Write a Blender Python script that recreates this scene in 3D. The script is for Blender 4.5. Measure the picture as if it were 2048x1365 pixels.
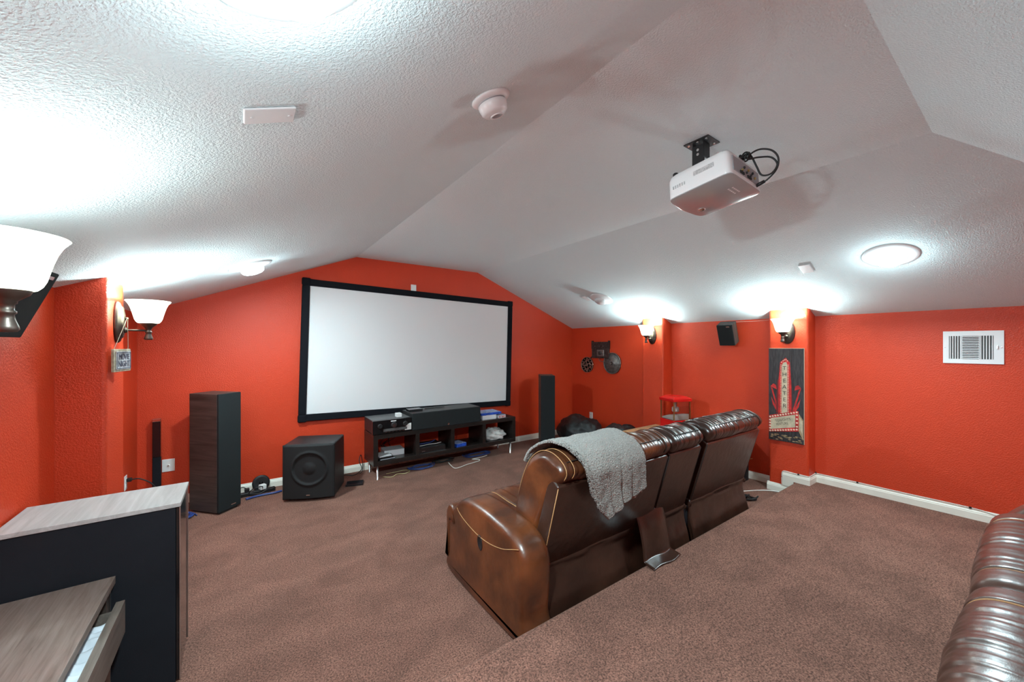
import bpy, math, random
from mathutils import Matrix, Vector, noise, Euler

# ------------------------------------------------------------------ reset
for o in list(bpy.data.objects): bpy.data.objects.remove(o, do_unlink=True)
SC = bpy.context.scene
COL = SC.collection
R = math.radians
random.seed(7)

# ------------------------------------------------------------------ camera
camd = bpy.data.cameras.new('camera')
camd.sensor_width = 36.0
camd.lens = 757.0 / 2048.0 * 36.0
camd.shift_y = (691.0 - 682.5) / 2048.0
camd.clip_start = 0.02
cam = bpy.data.objects.new('camera', camd)
COL.objects.link(cam)
cam.location = (0, 0, 1.5)
cam.rotation_euler = (R(90), 0, R(-35.5))
SC.camera = cam

# ------------------------------------------------------------------ world, exposure
w = bpy.data.worlds.new('world'); SC.world = w
w.use_nodes = True
w.node_tree.nodes['Background'].inputs[0].default_value = (0.6, 0.65, 0.7, 1)
w.node_tree.nodes['Background'].inputs[1].default_value = 0.2
SC.view_settings.view_transform = 'Standard'
SC.view_settings.look = 'None'
SC.view_settings.gamma = 1.0
SC.view_settings.use_curve_mapping = False
SC.view_settings.exposure = 0.84

LIGHT_COL = (0.765, 1.0, 1.06)
SCONCE_W = 19.0          # bulb in each wall sconce
CEIL_W = 35.0           # lamp in each lit ceiling fixture

# ------------------------------------------------------------------ room numbers
XL, XR, YF, YB = -0.77, 4.665, 4.74, -1.04
ZK, ZC = 1.79, 2.55
RX1, RX2, RY = 1.11, 2.77, 0.316
PLAT_Y, PLAT_Z = 1.44, 0.137

def zleft(x): return ZK + (x - XL) * (ZC - ZK) / (RX1 - XL)
def zright(x): return ZK + (XR - x) * (ZC - ZK) / (XR - RX2)

# ------------------------------------------------------------------ materials
MATS = {}
def base_mat(name):
    m = bpy.data.materials.new(name); m.use_nodes = True
    nt = m.node_tree
    return m, nt, nt.nodes['Principled BSDF']

def mat(name, col, rough=0.5, metal=0.0, var=0.0, vscale=8.0, bump=0.0, bscale=200.0, bdist=0.002,
        coat=0.0, spec=0.5, col2=None, stretch=None, alpha=None, trans=0.0, sheen=0.0, detail=3.0):
    m, nt, p = base_mat(name)
    p.inputs['Base Color'].default_value = (*col, 1)
    p.inputs['Roughness'].default_value = rough
    p.inputs['Metallic'].default_value = metal
    p.inputs['Specular IOR Level'].default_value = spec
    p.inputs['Coat Weight'].default_value = coat
    p.inputs['Transmission Weight'].default_value = trans
    if sheen: p.inputs['Sheen Weight'].default_value = sheen
    tc = nt.nodes.new('ShaderNodeTexCoord')
    src = tc.outputs['Object']
    if stretch:
        mp = nt.nodes.new('ShaderNodeMapping'); mp.inputs['Scale'].default_value = stretch
        nt.links.new(src, mp.inputs['Vector']); src2 = mp.outputs['Vector']
    else: src2 = src
    if var > 0 or col2:
        n = nt.nodes.new('ShaderNodeTexNoise'); n.inputs['Scale'].default_value = vscale
        n.inputs['Detail'].default_value = detail
        nt.links.new(src2, n.inputs['Vector'])
        r = nt.nodes.new('ShaderNodeValToRGB')
        c2 = col2 if col2 else tuple(min(1, c * (1 + var)) for c in col)
        c1 = col if col2 else tuple(c * (1 - var) for c in col)
        r.color_ramp.elements[0].position = 0.35; r.color_ramp.elements[1].position = 0.65
        r.color_ramp.elements[0].color = (*c1, 1); r.color_ramp.elements[1].color = (*c2, 1)
        nt.links.new(n.outputs['Fac'], r.inputs['Fac'])
        nt.links.new(r.outputs['Color'], p.inputs['Base Color'])
    if bump > 0:
        n2 = nt.nodes.new('ShaderNodeTexNoise'); n2.inputs['Scale'].default_value = bscale
        n2.inputs['Detail'].default_value = 2.0
        nt.links.new(src, n2.inputs['Vector'])
        b = nt.nodes.new('ShaderNodeBump'); b.inputs['Strength'].default_value = bump
        b.inputs['Distance'].default_value = bdist
        nt.links.new(n2.outputs['Fac'], b.inputs['Height'])
        nt.links.new(b.outputs['Normal'], p.inputs['Normal'])
    MATS[name] = m
    return m

def emis(name, col, strength):
    m = bpy.data.materials.new(name); m.use_nodes = True
    nt = m.node_tree; nt.nodes.clear()
    e = nt.nodes.new('ShaderNodeEmission'); e.inputs[0].default_value = (*col, 1); e.inputs[1].default_value = strength
    o = nt.nodes.new('ShaderNodeOutputMaterial'); nt.links.new(e.outputs[0], o.inputs[0])
    MATS[name] = m
    return m

def paint(name, col, rough, scale, strength, dist, spec=0.3):
    """orange-peel / splatter textured wall paint"""
    m, nt, p = base_mat(name)
    p.inputs['Base Color'].default_value = (*col, 1)
    p.inputs['Roughness'].default_value = rough
    p.inputs['Specular IOR Level'].default_value = spec
    tc = nt.nodes.new('ShaderNodeTexCoord')
    n = nt.nodes.new('ShaderNodeTexNoise'); n.inputs['Scale'].default_value = scale; n.inputs['Detail'].default_value = 2.5
    n.inputs['Roughness'].default_value = 0.55; n.inputs['Distortion'].default_value = 0.3
    nt.links.new(tc.outputs['Object'], n.inputs['Vector'])
    mr = nt.nodes.new('ShaderNodeMapRange'); mr.inputs[1].default_value = 0.4; mr.inputs[2].default_value = 0.62
    nt.links.new(n.outputs['Fac'], mr.inputs[0])
    b = nt.nodes.new('ShaderNodeBump'); b.inputs['Strength'].default_value = strength; b.inputs['Distance'].default_value = dist
    nt.links.new(mr.outputs[0], b.inputs['Height']); nt.links.new(b.outputs['Normal'], p.inputs['Normal'])
    MATS[name] = m
    return m

def leather(name, c1, c2, rough):
    m, nt, p = base_mat(name)
    p.inputs['Specular IOR Level'].default_value = 0.55
    p.inputs['Coat Weight'].default_value = 0.25
    p.inputs['Coat Roughness'].default_value = 0.25
    tc = nt.nodes.new('ShaderNodeTexCoord')
    n = nt.nodes.new('ShaderNodeTexNoise'); n.inputs['Scale'].default_value = 5.0; n.inputs['Detail'].default_value = 5.0
    nt.links.new(tc.outputs['Object'], n.inputs['Vector'])
    r = nt.nodes.new('ShaderNodeValToRGB')
    r.color_ramp.elements[0].position = 0.35; r.color_ramp.elements[1].position = 0.7
    r.color_ramp.elements[0].color = (*c1, 1); r.color_ramp.elements[1].color = (*c2, 1)
    nt.links.new(n.outputs['Fac'], r.inputs['Fac']); nt.links.new(r.outputs['Color'], p.inputs['Base Color'])
    p.inputs['Roughness'].default_value = rough
    v = nt.nodes.new('ShaderNodeTexVoronoi'); v.inputs['Scale'].default_value = 320.0
    nt.links.new(tc.outputs['Object'], v.inputs['Vector'])
    n3 = nt.nodes.new('ShaderNodeTexNoise'); n3.inputs['Scale'].default_value = 22.0; n3.inputs['Detail'].default_value = 2.0
    nt.links.new(tc.outputs['Object'], n3.inputs['Vector'])
    b1 = nt.nodes.new('ShaderNodeBump'); b1.inputs['Strength'].default_value = 0.12; b1.inputs['Distance'].default_value = 0.001
    nt.links.new(v.outputs['Distance'], b1.inputs['Height'])
    b2 = nt.nodes.new('ShaderNodeBump'); b2.inputs['Strength'].default_value = 0.2; b2.inputs['Distance'].default_value = 0.01
    nt.links.new(n3.outputs['Fac'], b2.inputs['Height']); nt.links.new(b1.outputs['Normal'], b2.inputs['Normal'])
    nt.links.new(b2.outputs['Normal'], p.inputs['Normal'])
    MATS[name] = m
    return m

def carpet(name):
    m, nt, p = base_mat(name)
    p.inputs['Roughness'].default_value = 0.95
    p.inputs['Specular IOR Level'].default_value = 0.1
    p.inputs['Sheen Weight'].default_value = 0.15
    p.inputs['Sheen Roughness'].default_value = 0.6
    p.inputs['Sheen Tint'].default_value = (0.75, 0.5, 0.42, 1)
    tc = nt.nodes.new('ShaderNodeTexCoord')
    n = nt.nodes.new('ShaderNodeTexNoise'); n.inputs['Scale'].default_value = 130.0; n.inputs['Detail'].default_value = 4.0
    n.inputs['Roughness'].default_value = 0.75
    nt.links.new(tc.outputs['Object'], n.inputs['Vector'])
    r = nt.nodes.new('ShaderNodeValToRGB')
    r.color_ramp.elements[0].position = 0.36; r.color_ramp.elements[1].position = 0.66
    r.color_ramp.elements[0].color = (0.040, 0.017, 0.013, 1); r.color_ramp.elements[1].color = (0.36, 0.172, 0.124, 1)
    nt.links.new(n.outputs['Fac'], r.inputs['Fac'])
    # brushed pile: lighter and darker patches and strokes
    mp = nt.nodes.new('ShaderNodeMapping'); mp.inputs['Scale'].default_value = (1.0, 1.35, 1.0); mp.inputs['Rotation'].default_value = (0, 0, R(-50))
    nt.links.new(tc.outputs['Object'], mp.inputs['Vector'])
    n2 = nt.nodes.new('ShaderNodeTexNoise'); n2.inputs['Scale'].default_value = 3.2; n2.inputs['Detail'].default_value = 8.0
    n2.inputs['Roughness'].default_value = 0.62; n2.inputs['Distortion'].default_value = 0.5
    nt.links.new(mp.outputs['Vector'], n2.inputs['Vector'])
    mr = nt.nodes.new('ShaderNodeMapRange'); mr.inputs[1].default_value = 0.36; mr.inputs[2].default_value = 0.66
    mr.inputs[3].default_value = 0.82; mr.inputs[4].default_value = 1.22
    nt.links.new(n2.outputs['Fac'], mr.inputs[0])
    mx = nt.nodes.new('ShaderNodeMixRGB'); mx.blend_type = 'MULTIPLY'; mx.inputs[0].default_value = 1.0
    nt.links.new(r.outputs['Color'], mx.inputs[1]); nt.links.new(mr.outputs[0], mx.inputs[2])
    nt.links.new(mx.outputs[0], p.inputs['Base Color'])
    b = nt.nodes.new('ShaderNodeBump'); b.inputs['Strength'].default_value = 0.9; b.inputs['Distance'].default_value = 0.006
    nt.links.new(n.outputs['Fac'], b.inputs['Height']); nt.links.new(b.outputs['Normal'], p.inputs['Normal'])
    MATS[name] = m
    return m

def woodgrain(name, c1, c2, rough, axis, scale=14.0, coat=0.0):
    """long streaks along one axis (0,1,2)"""
    m, nt, p = base_mat(name)
    p.inputs['Roughness'].default_value = rough
    p.inputs['Coat Weight'].default_value = coat
    tc = nt.nodes.new('ShaderNodeTexCoord')
    mp = nt.nodes.new('ShaderNodeMapping'); s = [scale] * 3; s[axis] = scale * 0.06
    mp.inputs['Scale'].default_value = s
    nt.links.new(tc.outputs['Object'], mp.inputs['Vector'])
    n = nt.nodes.new('ShaderNodeTexNoise'); n.inputs['Scale'].default_value = 3.0; n.inputs['Detail'].default_value = 6.0
    n.inputs['Roughness'].default_value = 0.65; n.inputs['Distortion'].default_value = 0.8
    nt.links.new(mp.outputs['Vector'], n.inputs['Vector'])
    r = nt.nodes.new('ShaderNodeValToRGB')
    r.color_ramp.elements[0].position = 0.3; r.color_ramp.elements[1].position = 0.7
    r.color_ramp.elements[0].color = (*c1, 1); r.color_ramp.elements[1].color = (*c2, 1)
    nt.links.new(n.outputs['Fac'], r.inputs['Fac']); nt.links.new(r.outputs['Color'], p.inputs['Base Color'])
    b = nt.nodes.new('ShaderNodeBump'); b.inputs['Strength'].default_value = 0.15; b.inputs['Distance'].default_value = 0.001
    nt.links.new(n.outputs['Fac'], b.inputs['Height']); nt.links.new(b.outputs['Normal'], p.inputs['Normal'])
    MATS[name] = m
    return m

paint('wall_red', (0.59, 0.047, 0.0125), 0.42, 120.0, 0.30, 0.004, 0.4)
paint('ceiling_white', (0.75, 0.855, 0.87), 0.75, 140.0, 0.42, 0.006, 0.2)
carpet('carpet')
mat('trim_white', (0.88, 0.84, 0.74), 0.4, var=0.04, vscale=5)
leather('leather', (0.056, 0.0165, 0.006), (0.175, 0.049, 0.014), 0.36)
leather('leather_shaded', (0.024, 0.0095, 0.006), (0.050, 0.020, 0.012), 0.30)  # same brown leather with the shade on rear and farther backs painted in
leather('leather_grey', (0.058, 0.026, 0.018), (0.088, 0.042, 0.030), 0.34)
mat('thread', (0.42, 0.22, 0.09), 0.7, var=0.1, vscale=300)
mat('thread_dark', (0.012, 0.007, 0.005), 0.7)
mat('black_plastic', (0.012, 0.012, 0.013), 0.45, bump=0.1, bscale=600)
mat('black_matte', (0.013, 0.014, 0.018), 0.85, spec=0.15, bump=0.2, bscale=700, var=0.12, vscale=3)
mat('black_gloss', (0.008, 0.008, 0.009), 0.12, coat=0.4)
mat('grille', (0.017, 0.020, 0.021), 0.9, spec=0.2, bump=0.3, bscale=900)
mat('grille_edge', (0.030, 0.030, 0.031), 0.6)
woodgrain('speaker_wood', (0.018, 0.012, 0.010), (0.062, 0.042, 0.034), 0.5, 0, 12.0)
woodgrain('console_wood', (0.008, 0.006, 0.0055), (0.019, 0.014, 0.012), 0.32, 0, 10.0)
woodgrain('cabinet_top', (0.30, 0.29, 0.28), (0.50, 0.49, 0.48), 0.4, 1, 9.0)
woodgrain('table_grey', (0.13, 0.09, 0.072), (0.26, 0.20, 0.175), 0.28, 1, 22.0)
woodgrain('oak', (0.42, 0.22, 0.10), (0.55, 0.32, 0.17), 0.4, 0, 8.0)
mat('screen_white', (0.74, 0.745, 0.75), 0.9, spec=0.1)
mat('screen_frame', (0.010, 0.011, 0.014), 0.95, spec=0.1, bump=0.2, bscale=800)
mat('steel', (0.62, 0.62, 0.62), 0.3, metal=1.0)
mat('chrome', (0.8, 0.8, 0.8), 0.12, metal=1.0)
mat('bronze', (0.13, 0.105, 0.09), 0.42, metal=0.85, var=0.2, vscale=25)
mat('plate_white', (0.82, 0.82, 0.80), 0.35)
mat('switch_grey', (0.55, 0.55, 0.54), 0.5)
mat('slot_dark', (0.02, 0.02, 0.02), 0.8)
mat('fixture_white', (0.80, 0.80, 0.80), 0.35)
mat('projector_white', (0.86, 0.86, 0.86), 0.16, coat=0.5)
mat('projector_grey', (0.34, 0.34, 0.36), 0.4)
mat('projector_top', (0.42, 0.43, 0.43), 0.2, coat=0.3)
mat('label_grey', (0.5, 0.5, 0.5), 0.5, var=0.25, vscale=120)
mat('blanket', (0.31, 0.29, 0.265), 0.95, spec=0.1, var=0.22, vscale=260, bump=1.0, bscale=150, bdist=0.012, sheen=0.3)
mat('blanket_under', (0.30, 0.235, 0.205), 0.9, spec=0.1, bump=0.4, bscale=120)
mat('beanbag', (0.010, 0.012, 0.013), 0.5, bump=0.3, bscale=25, bdist=0.01)
mat('cable_black', (0.01, 0.01, 0.01), 0.5)
mat('cable_blue', (0.025, 0.055, 0.22), 0.45)
mat('cable_white', (0.75, 0.72, 0.66), 0.5)
mat('cable_yellow', (0.5, 0.42, 0.2), 0.5)
mat('popcorn_red', (0.62, 0.012, 0.010), 0.22, coat=0.3)
mat('glass', (0.9, 0.9, 0.9), 0.02, trans=1.0)
MATS['glass'].node_tree.nodes['Principled BSDF'].inputs['IOR'].default_value = 1.1
mat('brass', (0.55, 0.40, 0.15), 0.3, metal=0.9)
mat('tray_white', (0.72, 0.72, 0.70), 0.4)
mat('box_blue', (0.015, 0.075, 0.46), 0.4, var=0.3, vscale=30)
mat('box_white', (0.72, 0.73, 0.75), 0.4)
mat('print_mix', (0.5, 0.52, 0.6), 0.4, col2=(0.05, 0.12, 0.4), vscale=45)
mat('print_pink', (0.75, 0.6, 0.6), 0.4, col2=(0.5, 0.12, 0.12), vscale=60)
mat('plastic_bag', (0.62, 0.60, 0.58), 0.25, var=0.25, vscale=14)
mat('paper_white', (0.75, 0.77, 0.82), 0.7, var=0.12, vscale=18)
mat('poster_wood', (0.028, 0.024, 0.026), 0.5, var=0.5, vscale=14, stretch=(1, 6, 1))
mat('poster_edge', (0.72, 0.62, 0.46), 0.6)
mat('poster_red', (0.50, 0.018, 0.016), 0.6, var=0.3, vscale=25)
mat('poster_red_dark', (0.16, 0.010, 0.010), 0.6)
mat('poster_cream', (0.52, 0.44, 0.31), 0.6, var=0.2, vscale=20)
mat('poster_bulb', (0.78, 0.58, 0.44), 0.6)
mat('poster_amber', (0.36, 0.24, 0.13), 0.6)
mat('ink', (0.03, 0.02, 0.015), 0.7)
mat('ink_blue', (0.06, 0.06, 0.10), 0.7)
mat('sign_wood', (0.42, 0.35, 0.25), 0.8, var=0.3, vscale=40)
mat('sign_face', (0.42, 0.42, 0.44), 0.8, var=0.3, vscale=35)
mat('jute', (0.35, 0.30, 0.24), 0.9)
mat('decor_metal', (0.050, 0.036, 0.032), 0.45, metal=0.3, var=0.4, vscale=40)
mat('decor_copper', (0.24, 0.13, 0.10), 0.4, metal=0.35, var=0.3, vscale=60)
mat('decor_pewter', (0.17, 0.15, 0.14), 0.38, metal=0.4, var=0.3, vscale=30)
emis('lamp_lens', LIGHT_COL, 9.0)
mat('lamp_off', (0.72, 0.72, 0.72), 0.25)

def shade_mat():
    m = bpy.data.materials.new('alabaster_glass'); m.use_nodes = True
    nt = m.node_tree; nt.nodes.clear()
    o = nt.nodes.new('ShaderNodeOutputMaterial')
    t = nt.nodes.new('ShaderNodeBsdfTranslucent'); t.inputs[0].default_value = (0.93, 0.90, 0.80, 1)
    d = nt.nodes.new('ShaderNodeBsdfPrincipled'); d.inputs['Base Color'].default_value = (0.85, 0.82, 0.72, 1); d.inputs['Roughness'].default_value = 0.25
    m1 = nt.nodes.new('ShaderNodeMixShader'); m1.inputs[0].default_value = 0.5
    nt.links.new(t.outputs[0], m1.inputs[1]); nt.links.new(d.outputs[0], m1.inputs[2])
    nt.links.new(m1.outputs[0], o.inputs[0])
    MATS['alabaster'] = m
shade_mat()

# ------------------------------------------------------------------ mesh helpers
PM = {}            # world matrix of every thing
def mworld(o): return PM.get(o.name, Matrix.Identity(4)) if o else Matrix.Identity(4)

class MB:
    def __init__(s): s.v = []; s.f = []
    def add(s, vs, fs):
        n = len(s.v); s.v += [Vector(v) for v in vs]; s.f += [tuple(i + n for i in f) for f in fs]; return s
    def box(s, c, d, rz=0.0, m=None):
        x, y, z = [k / 2 for k in d]
        vs = [Vector(p) for p in [(-x, -y, -z), (x, -y, -z), (x, y, -z), (-x, y, -z), (-x, -y, z), (x, -y, z), (x, y, z), (-x, y, z)]]
        M = (m if m is not None else Matrix.Rotation(rz, 4, 'Z'))
        vs = [M @ v + Vector(c) for v in vs]
        return s.add(vs, [(3, 2, 1, 0), (4, 5, 6, 7), (0, 1, 5, 4), (1, 2, 6, 5), (2, 3, 7, 6), (3, 0, 4, 7)])
    def bb(s, a, b):
        return s.box([(p + q) / 2 for p, q in zip(a, b)], [abs(q - p) for p, q in zip(a, b)])
    def prism(s, poly, axis, a, b):
        """poly: 2D points in the other two axes (cyclic order), extruded along axis a..b"""
        def P(p, t):
            return {0: (t, p[0], p[1]), 1: (p[0], t, p[1]), 2: (p[0], p[1], t)}[axis]
        n = len(poly)
        ar = sum(poly[i][0] * poly[(i + 1) % n][1] - poly[(i + 1) % n][0] * poly[i][1] for i in range(n))
        flip = (ar < 0) != (axis == 1) 
        if flip: poly = poly[::-1]
        vs = [P(p, a) for p in poly] + [P(p, b) for p in poly]
        fs = [tuple(range(n - 1, -1, -1)), tuple(range(n, 2 * n))]
        fs += [(i, (i + 1) % n, n + (i + 1) % n, n + i) for i in range(n)]
        if b < a: fs = [f[::-1] for f in fs]
        return s.add(vs, fs)
    def lathe(s, prof, n=24, m=None, sx=1.0, sy=1.0):
        """prof: (r,z) list, revolved about local z"""
        M = m if m is not None else Matrix.Identity(4)
        vs = []; fs = []
        for r, z in prof:
            for k in range(n):
                a = 2 * math.pi * k / n
                vs.append(M @ Vector((r * math.cos(a) * sx, r * math.sin(a) * sy, z)))
        for i in range(len(prof) - 1):
            for k in range(n):
                fs.append((i * n + k, i * n + (k + 1) % n, (i + 1) * n + (k + 1) % n, (i + 1) * n + k))
        if prof[0][0] > 1e-6: fs.append(tuple(range(n - 1, -1, -1)))
        L = (len(prof) - 1) * n
        if prof[-1][0] > 1e-6: fs.append(tuple(range(L, L + n)))
        return s.add(vs, fs)
    def openlathe(s, prof, n=32, m=None):
        k0 = len(s.f); s.lathe(prof, n, m)
        cnt = (len(prof) - 1) * n
        s.f = s.f[:k0 + cnt]
        return s
    def tube(s, pts, r, n=8, closed=False):
        pts = [Vector(p) for p in pts]; N = len(pts); vs = []; fs = []
        up = Vector((0, 0, 1))
        for i, p in enumerate(pts):
            if closed: t = pts[(i + 1) % N] - pts[i - 1]
            else: t = pts[min(i + 1, N - 1)] - pts[max(i - 1, 0)]
            if t.length < 1e-9: t = Vector((1, 0, 0))
            t.normalize()
            a = t.cross(up)
            if a.length < 0.05: a = t.cross(Vector((1, 0, 0)))
            a.normalize(); b = a.cross(t)
            for k in range(n):
                q = 2 * math.pi * k / n
                vs.append(p + (a * math.cos(q) + b * math.sin(q)) * r)
        segs = N if closed else N - 1
        for i in range(segs):
            j = (i + 1) % N
            for k in range(n):
                fs.append((i * n + k, i * n + (k + 1) % n, j * n + (k + 1) % n, j * n + k))
        if not closed:
            fs.append(tuple(range(n - 1, -1, -1))); fs.append(tuple(range((N - 1) * n, N * n)))
        return s.add(vs, fs)
    def grid(s, fn, nu, nv, closeu=False):
        vs = []; fs = []
        for i in range(nu + (0 if closeu else 1)):
            for j in range(nv + 1):
                vs.append(fn(i / nu, j / nv))
        for i in range(nu):
            a = i; b = (i + 1) % nu if closeu else i + 1
            for j in range(nv):
                fs.append((a * (nv + 1) + j, b * (nv + 1) + j, b * (nv + 1) + j + 1, a * (nv + 1) + j + 1))
        return s.add(vs, fs)
    def build(s, name, m, parent=None, smooth=False, bevel=0.0, seg=2, sub=0, solid=0.0, local=False, origin=None, fix=True):
        """vertices are in world space unless local; stored in the parent's space"""
        if parent is not None and not local:
            inv = mworld(parent).inverted(); vs = [inv @ v for v in s.v]
        elif origin is not None and parent is None:
            vs = [v - Vector(origin) for v in s.v]
        else: vs = s.v
        me = bpy.data.meshes.new(name)
        me.from_pydata([tuple(v) for v in vs], [], s.f)
        me.validate()
        if fix:
            import bmesh
            bm = bmesh.new(); bm.from_mesh(me)
            bmesh.ops.recalc_face_normals(bm, faces=bm.faces)
            bm.to_mesh(me); bm.free()
        me.materials.append(MATS[m])
        o = bpy.data.objects.new(name, me); COL.objects.link(o)
        if parent is not None:
            o.parent = parent
            PM[o.name] = mworld(parent).copy()
        elif origin is not None:
            o.location = origin
            PM[o.name] = Matrix.Translation(origin)
        if smooth:
            for p in me.polygons: p.use_smooth = True
        if solid:
            md = o.modifiers.new('thickness', 'SOLIDIFY'); md.thickness = solid; md.offset = 0
        if bevel:
            md = o.modifiers.new('bevel', 'BEVEL'); md.width = bevel; md.segments = seg; md.limit_method = 'ANGLE'; md.angle_limit = R(35)
            for p in me.polygons: p.use_smooth = True
            md.harden_normals = True
        if sub:
            md = o.modifiers.new('subd', 'SUBSURF'); md.levels = sub; md.render_levels = sub
        return o

def thing(name, label, cat, loc=(0, 0, 0), rot=(0, 0, 0), group=None):
    o = bpy.data.objects.new(name, None); COL.objects.link(o)
    o.empty_display_size = 0.05
    o.location = loc; o.rotation_euler = rot
    PM[o.name] = Matrix.Translation(loc) @ Euler(rot).to_matrix().to_4x4()
    tag(o, label, cat, group)
    return o
def tag(o, label, cat, group=None):
    o['label'] = label; o['category'] = cat
    if group: o['group'] = group
    return o
def struct(o):
    o['kind'] = 'structure'; return o

def copy_thing(root, loc, rot, label, group=None):
    def rec(o, par):
        c = o.copy(); COL.objects.link(c); c.parent = par
        for ch in o.children: rec(ch, c)
        return c
    r = rec(root, None)
    r.location = loc; r.rotation_euler = rot
    r['label'] = label
    if group: r['group'] = group
    return r

def text_mesh(body, size, depth, M, name, m, parent, align='CENTER', sx=1.0, spacing=1.0, line=1.0):
    cu = bpy.data.curves.new('t', 'FONT'); cu.body = body; cu.size = size; cu.extrude = depth
    cu.align_x = align; cu.align_y = 'CENTER'; cu.space_character = spacing; cu.space_line = line
    to = bpy.data.objects.new('t', cu); COL.objects.link(to)
    dg = bpy.context.evaluated_depsgraph_get(); dg.update()
    me = bpy.data.meshes.new_from_object(to.evaluated_get(dg))
    bpy.data.objects.remove(to, do_unlink=True); bpy.data.curves.remove(cu)
    inv = mworld(parent).inverted() if parent else Matrix.Identity(4)
    me.transform(inv @ M @ Matrix.Diagonal((sx, 1, 1, 1)))
    me.name = name
    me.materials.clear(); me.materials.append(MATS[m])
    o = bpy.data.objects.new(name, me); COL.objects.link(o)
    o.parent = parent
    return o

def frame_m(origin, xdir, ydir):
    x = Vector(xdir).normalized(); z = x.cross(Vector(ydir)).normalized(); y = z.cross(x)
    M = Matrix((x, y, z)).transposed().to_4x4(); M.translation = Vector(origin)
    return M

def lerp(a, b, t): return a + (b - a) * t
def pl(xs, ys, x):
    if x <= xs[0]: return ys[0]
    for i in range(len(xs) - 1):
        if x <= xs[i + 1]: return lerp(ys[i], ys[i + 1], (x - xs[i]) / (xs[i + 1] - xs[i]))
    return ys[-1]
def smoothpts(pts, k=6, closed=False):
    """Catmull-Rom through points"""
    P = [Vector(p) for p in pts]; n = len(P); out = []
    rng = n if closed else n - 1
    for i in range(rng):
        p0 = P[i - 1] if (closed or i > 0) else P[0]
        p1 = P[i]; p2 = P[(i + 1) % n]
        p3 = P[(i + 2) % n] if (closed or i + 2 < n) else P[-1]
        for j in range(k):
            t = j / k
            out.append(0.5 * ((2 * p1) + (p2 - p0) * t + (2 * p0 - 5 * p1 + 4 * p2 - p3) * t * t + (3 * p1 - p0 - 3 * p2 + p3) * t ** 3))
    if not closed: out.append(P[-1])
    return out

# ================================================================== STRUCTURE
T = 0.12
o = struct(MB().bb((XL - T, PLAT_Y - 0.05, -0.10), (XR + T, YF + T, 0.0)).build('floor', 'carpet'))
# raised platform of the rear row, soft carpeted nosing
r = 0.03
prof = [(YB - T, -0.10), (PLAT_Y, -0.10), (PLAT_Y, PLAT_Z - r)] + [(PLAT_Y - r + r * math.cos(a), PLAT_Z - r + r * math.sin(a)) for a in [R(15 * k) for k in range(1, 7)]] + [(YB - T, PLAT_Z)]
o = struct(MB().prism(prof, 0, XL - T, XR + T).build('floor_platform', 'carpet'))
front = [(XL - T, -0.1), (XR + T, -0.1), (XR + T, ZK - 0.04), (XR, ZK), (RX2, ZC), (RX1, ZC), (XL, ZK), (XL - T, ZK - 0.04)]
o = struct(MB().prism(front, 1, YF, YF + T).build('wall_front', 'wall_red'))
o = struct(MB().bb((XR, YB - T, -0.1), (XR + T, YF, ZK)).build('wall_right', 'wall_red'))
o = struct(MB().bb((XL - T, YB - T, -0.1), (XL, YF, ZK)).build('wall_left', 'wall_red'))
o = struct(MB().bb((XL, YB - T, -0.1), (XR, YB, ZK)).build('wall_back', 'wall_red'))
# vaulted ceiling with a hip at the back
mb = MB()
A = [(XL, YB, ZK), (XL, YF, ZK), (RX1, YF, ZC), (RX1, RY, ZC), (RX2, YF, ZC), (RX2, RY, ZC), (XR, YF, ZK), (XR, YB, ZK)]
B = [(XL - T, YB - T, ZK), (XL - T, YF + T, ZK), (RX1, YF + T, ZC + T), (RX1, RY, ZC + T), (RX2, YF + T, ZC + T), (RX2, RY, ZC + T), (XR + T, YF + T, ZK), (XR + T, YB - T, ZK)]
F = [(0, 1, 2, 3), (3, 2, 4, 5), (5, 4, 6, 7), (0, 3, 5, 7)]
mb.add(A + B, [f for f in F] + [tuple(i + 8 for i in f[::-1]) for f in F] + [(0, 7, 15, 8), (7, 6, 14, 15), (1, 0, 8, 9), (2, 1, 9, 10), (4, 2, 10, 12), (6, 4, 12, 14)])
o = struct(mb.build('ceiling', 'ceiling_white'))

# pilasters with bull-nosed corners; tops follow the sloping ceiling
def pilaster(side, y0, y1, z0, name):
    d = 0.185; rr = 0.022
    xw = XR if side > 0 else XL
    xf = xw - side * d
    pts = [(xw, y0)]
    for k in range(5):
        a = R(90 * k / 4)
        pts.append((xf + side * (rr - rr * math.sin(a)), y0 + rr - rr * math.cos(a)))
    for k in range(5):
        a = R(90 * k / 4)
        pts.append((xf + side * (rr - rr * math.cos(a)), y1 - rr + rr * math.sin(a)))
    pts.append((xw, y1))
    n = len(pts)
    zt = zright if side > 0 else zleft
    m = MB(); vs = [(x, y, z0) for x, y in pts] + [(x, y, zt(x)) for x, y in pts]
    fs = [tuple(range(n)), tuple(range(n, 2 * n))] + [(i, (i + 1) % n, n + (i + 1) % n, n + i) for i in range(n)]
    m.add(vs, fs)
    ob = m.build(name, 'wall_red')
    for i, p in enumerate(ob.data.polygons): p.use_smooth = len(p.vertices) == 4
    ob.modifiers.new('ws', 'WEIGHTED_NORMAL').keep_sharp = True
    ob.data.set_sharp_from_angle(angle=R(40))
    return struct(ob)
pilaster(1, 2.88, 3.20, 0.0, 'wall_pilaster_1')
pilaster(1, 1.32, 1.66, 0.0, 'wall_pilaster_2')
pilaster(-1, 2.89, 3.25, 0.0, 'wall_pilaster_3')
pilaster(-1, 1.245, 1.57, 0.0, 'wall_pilaster_4')

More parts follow.
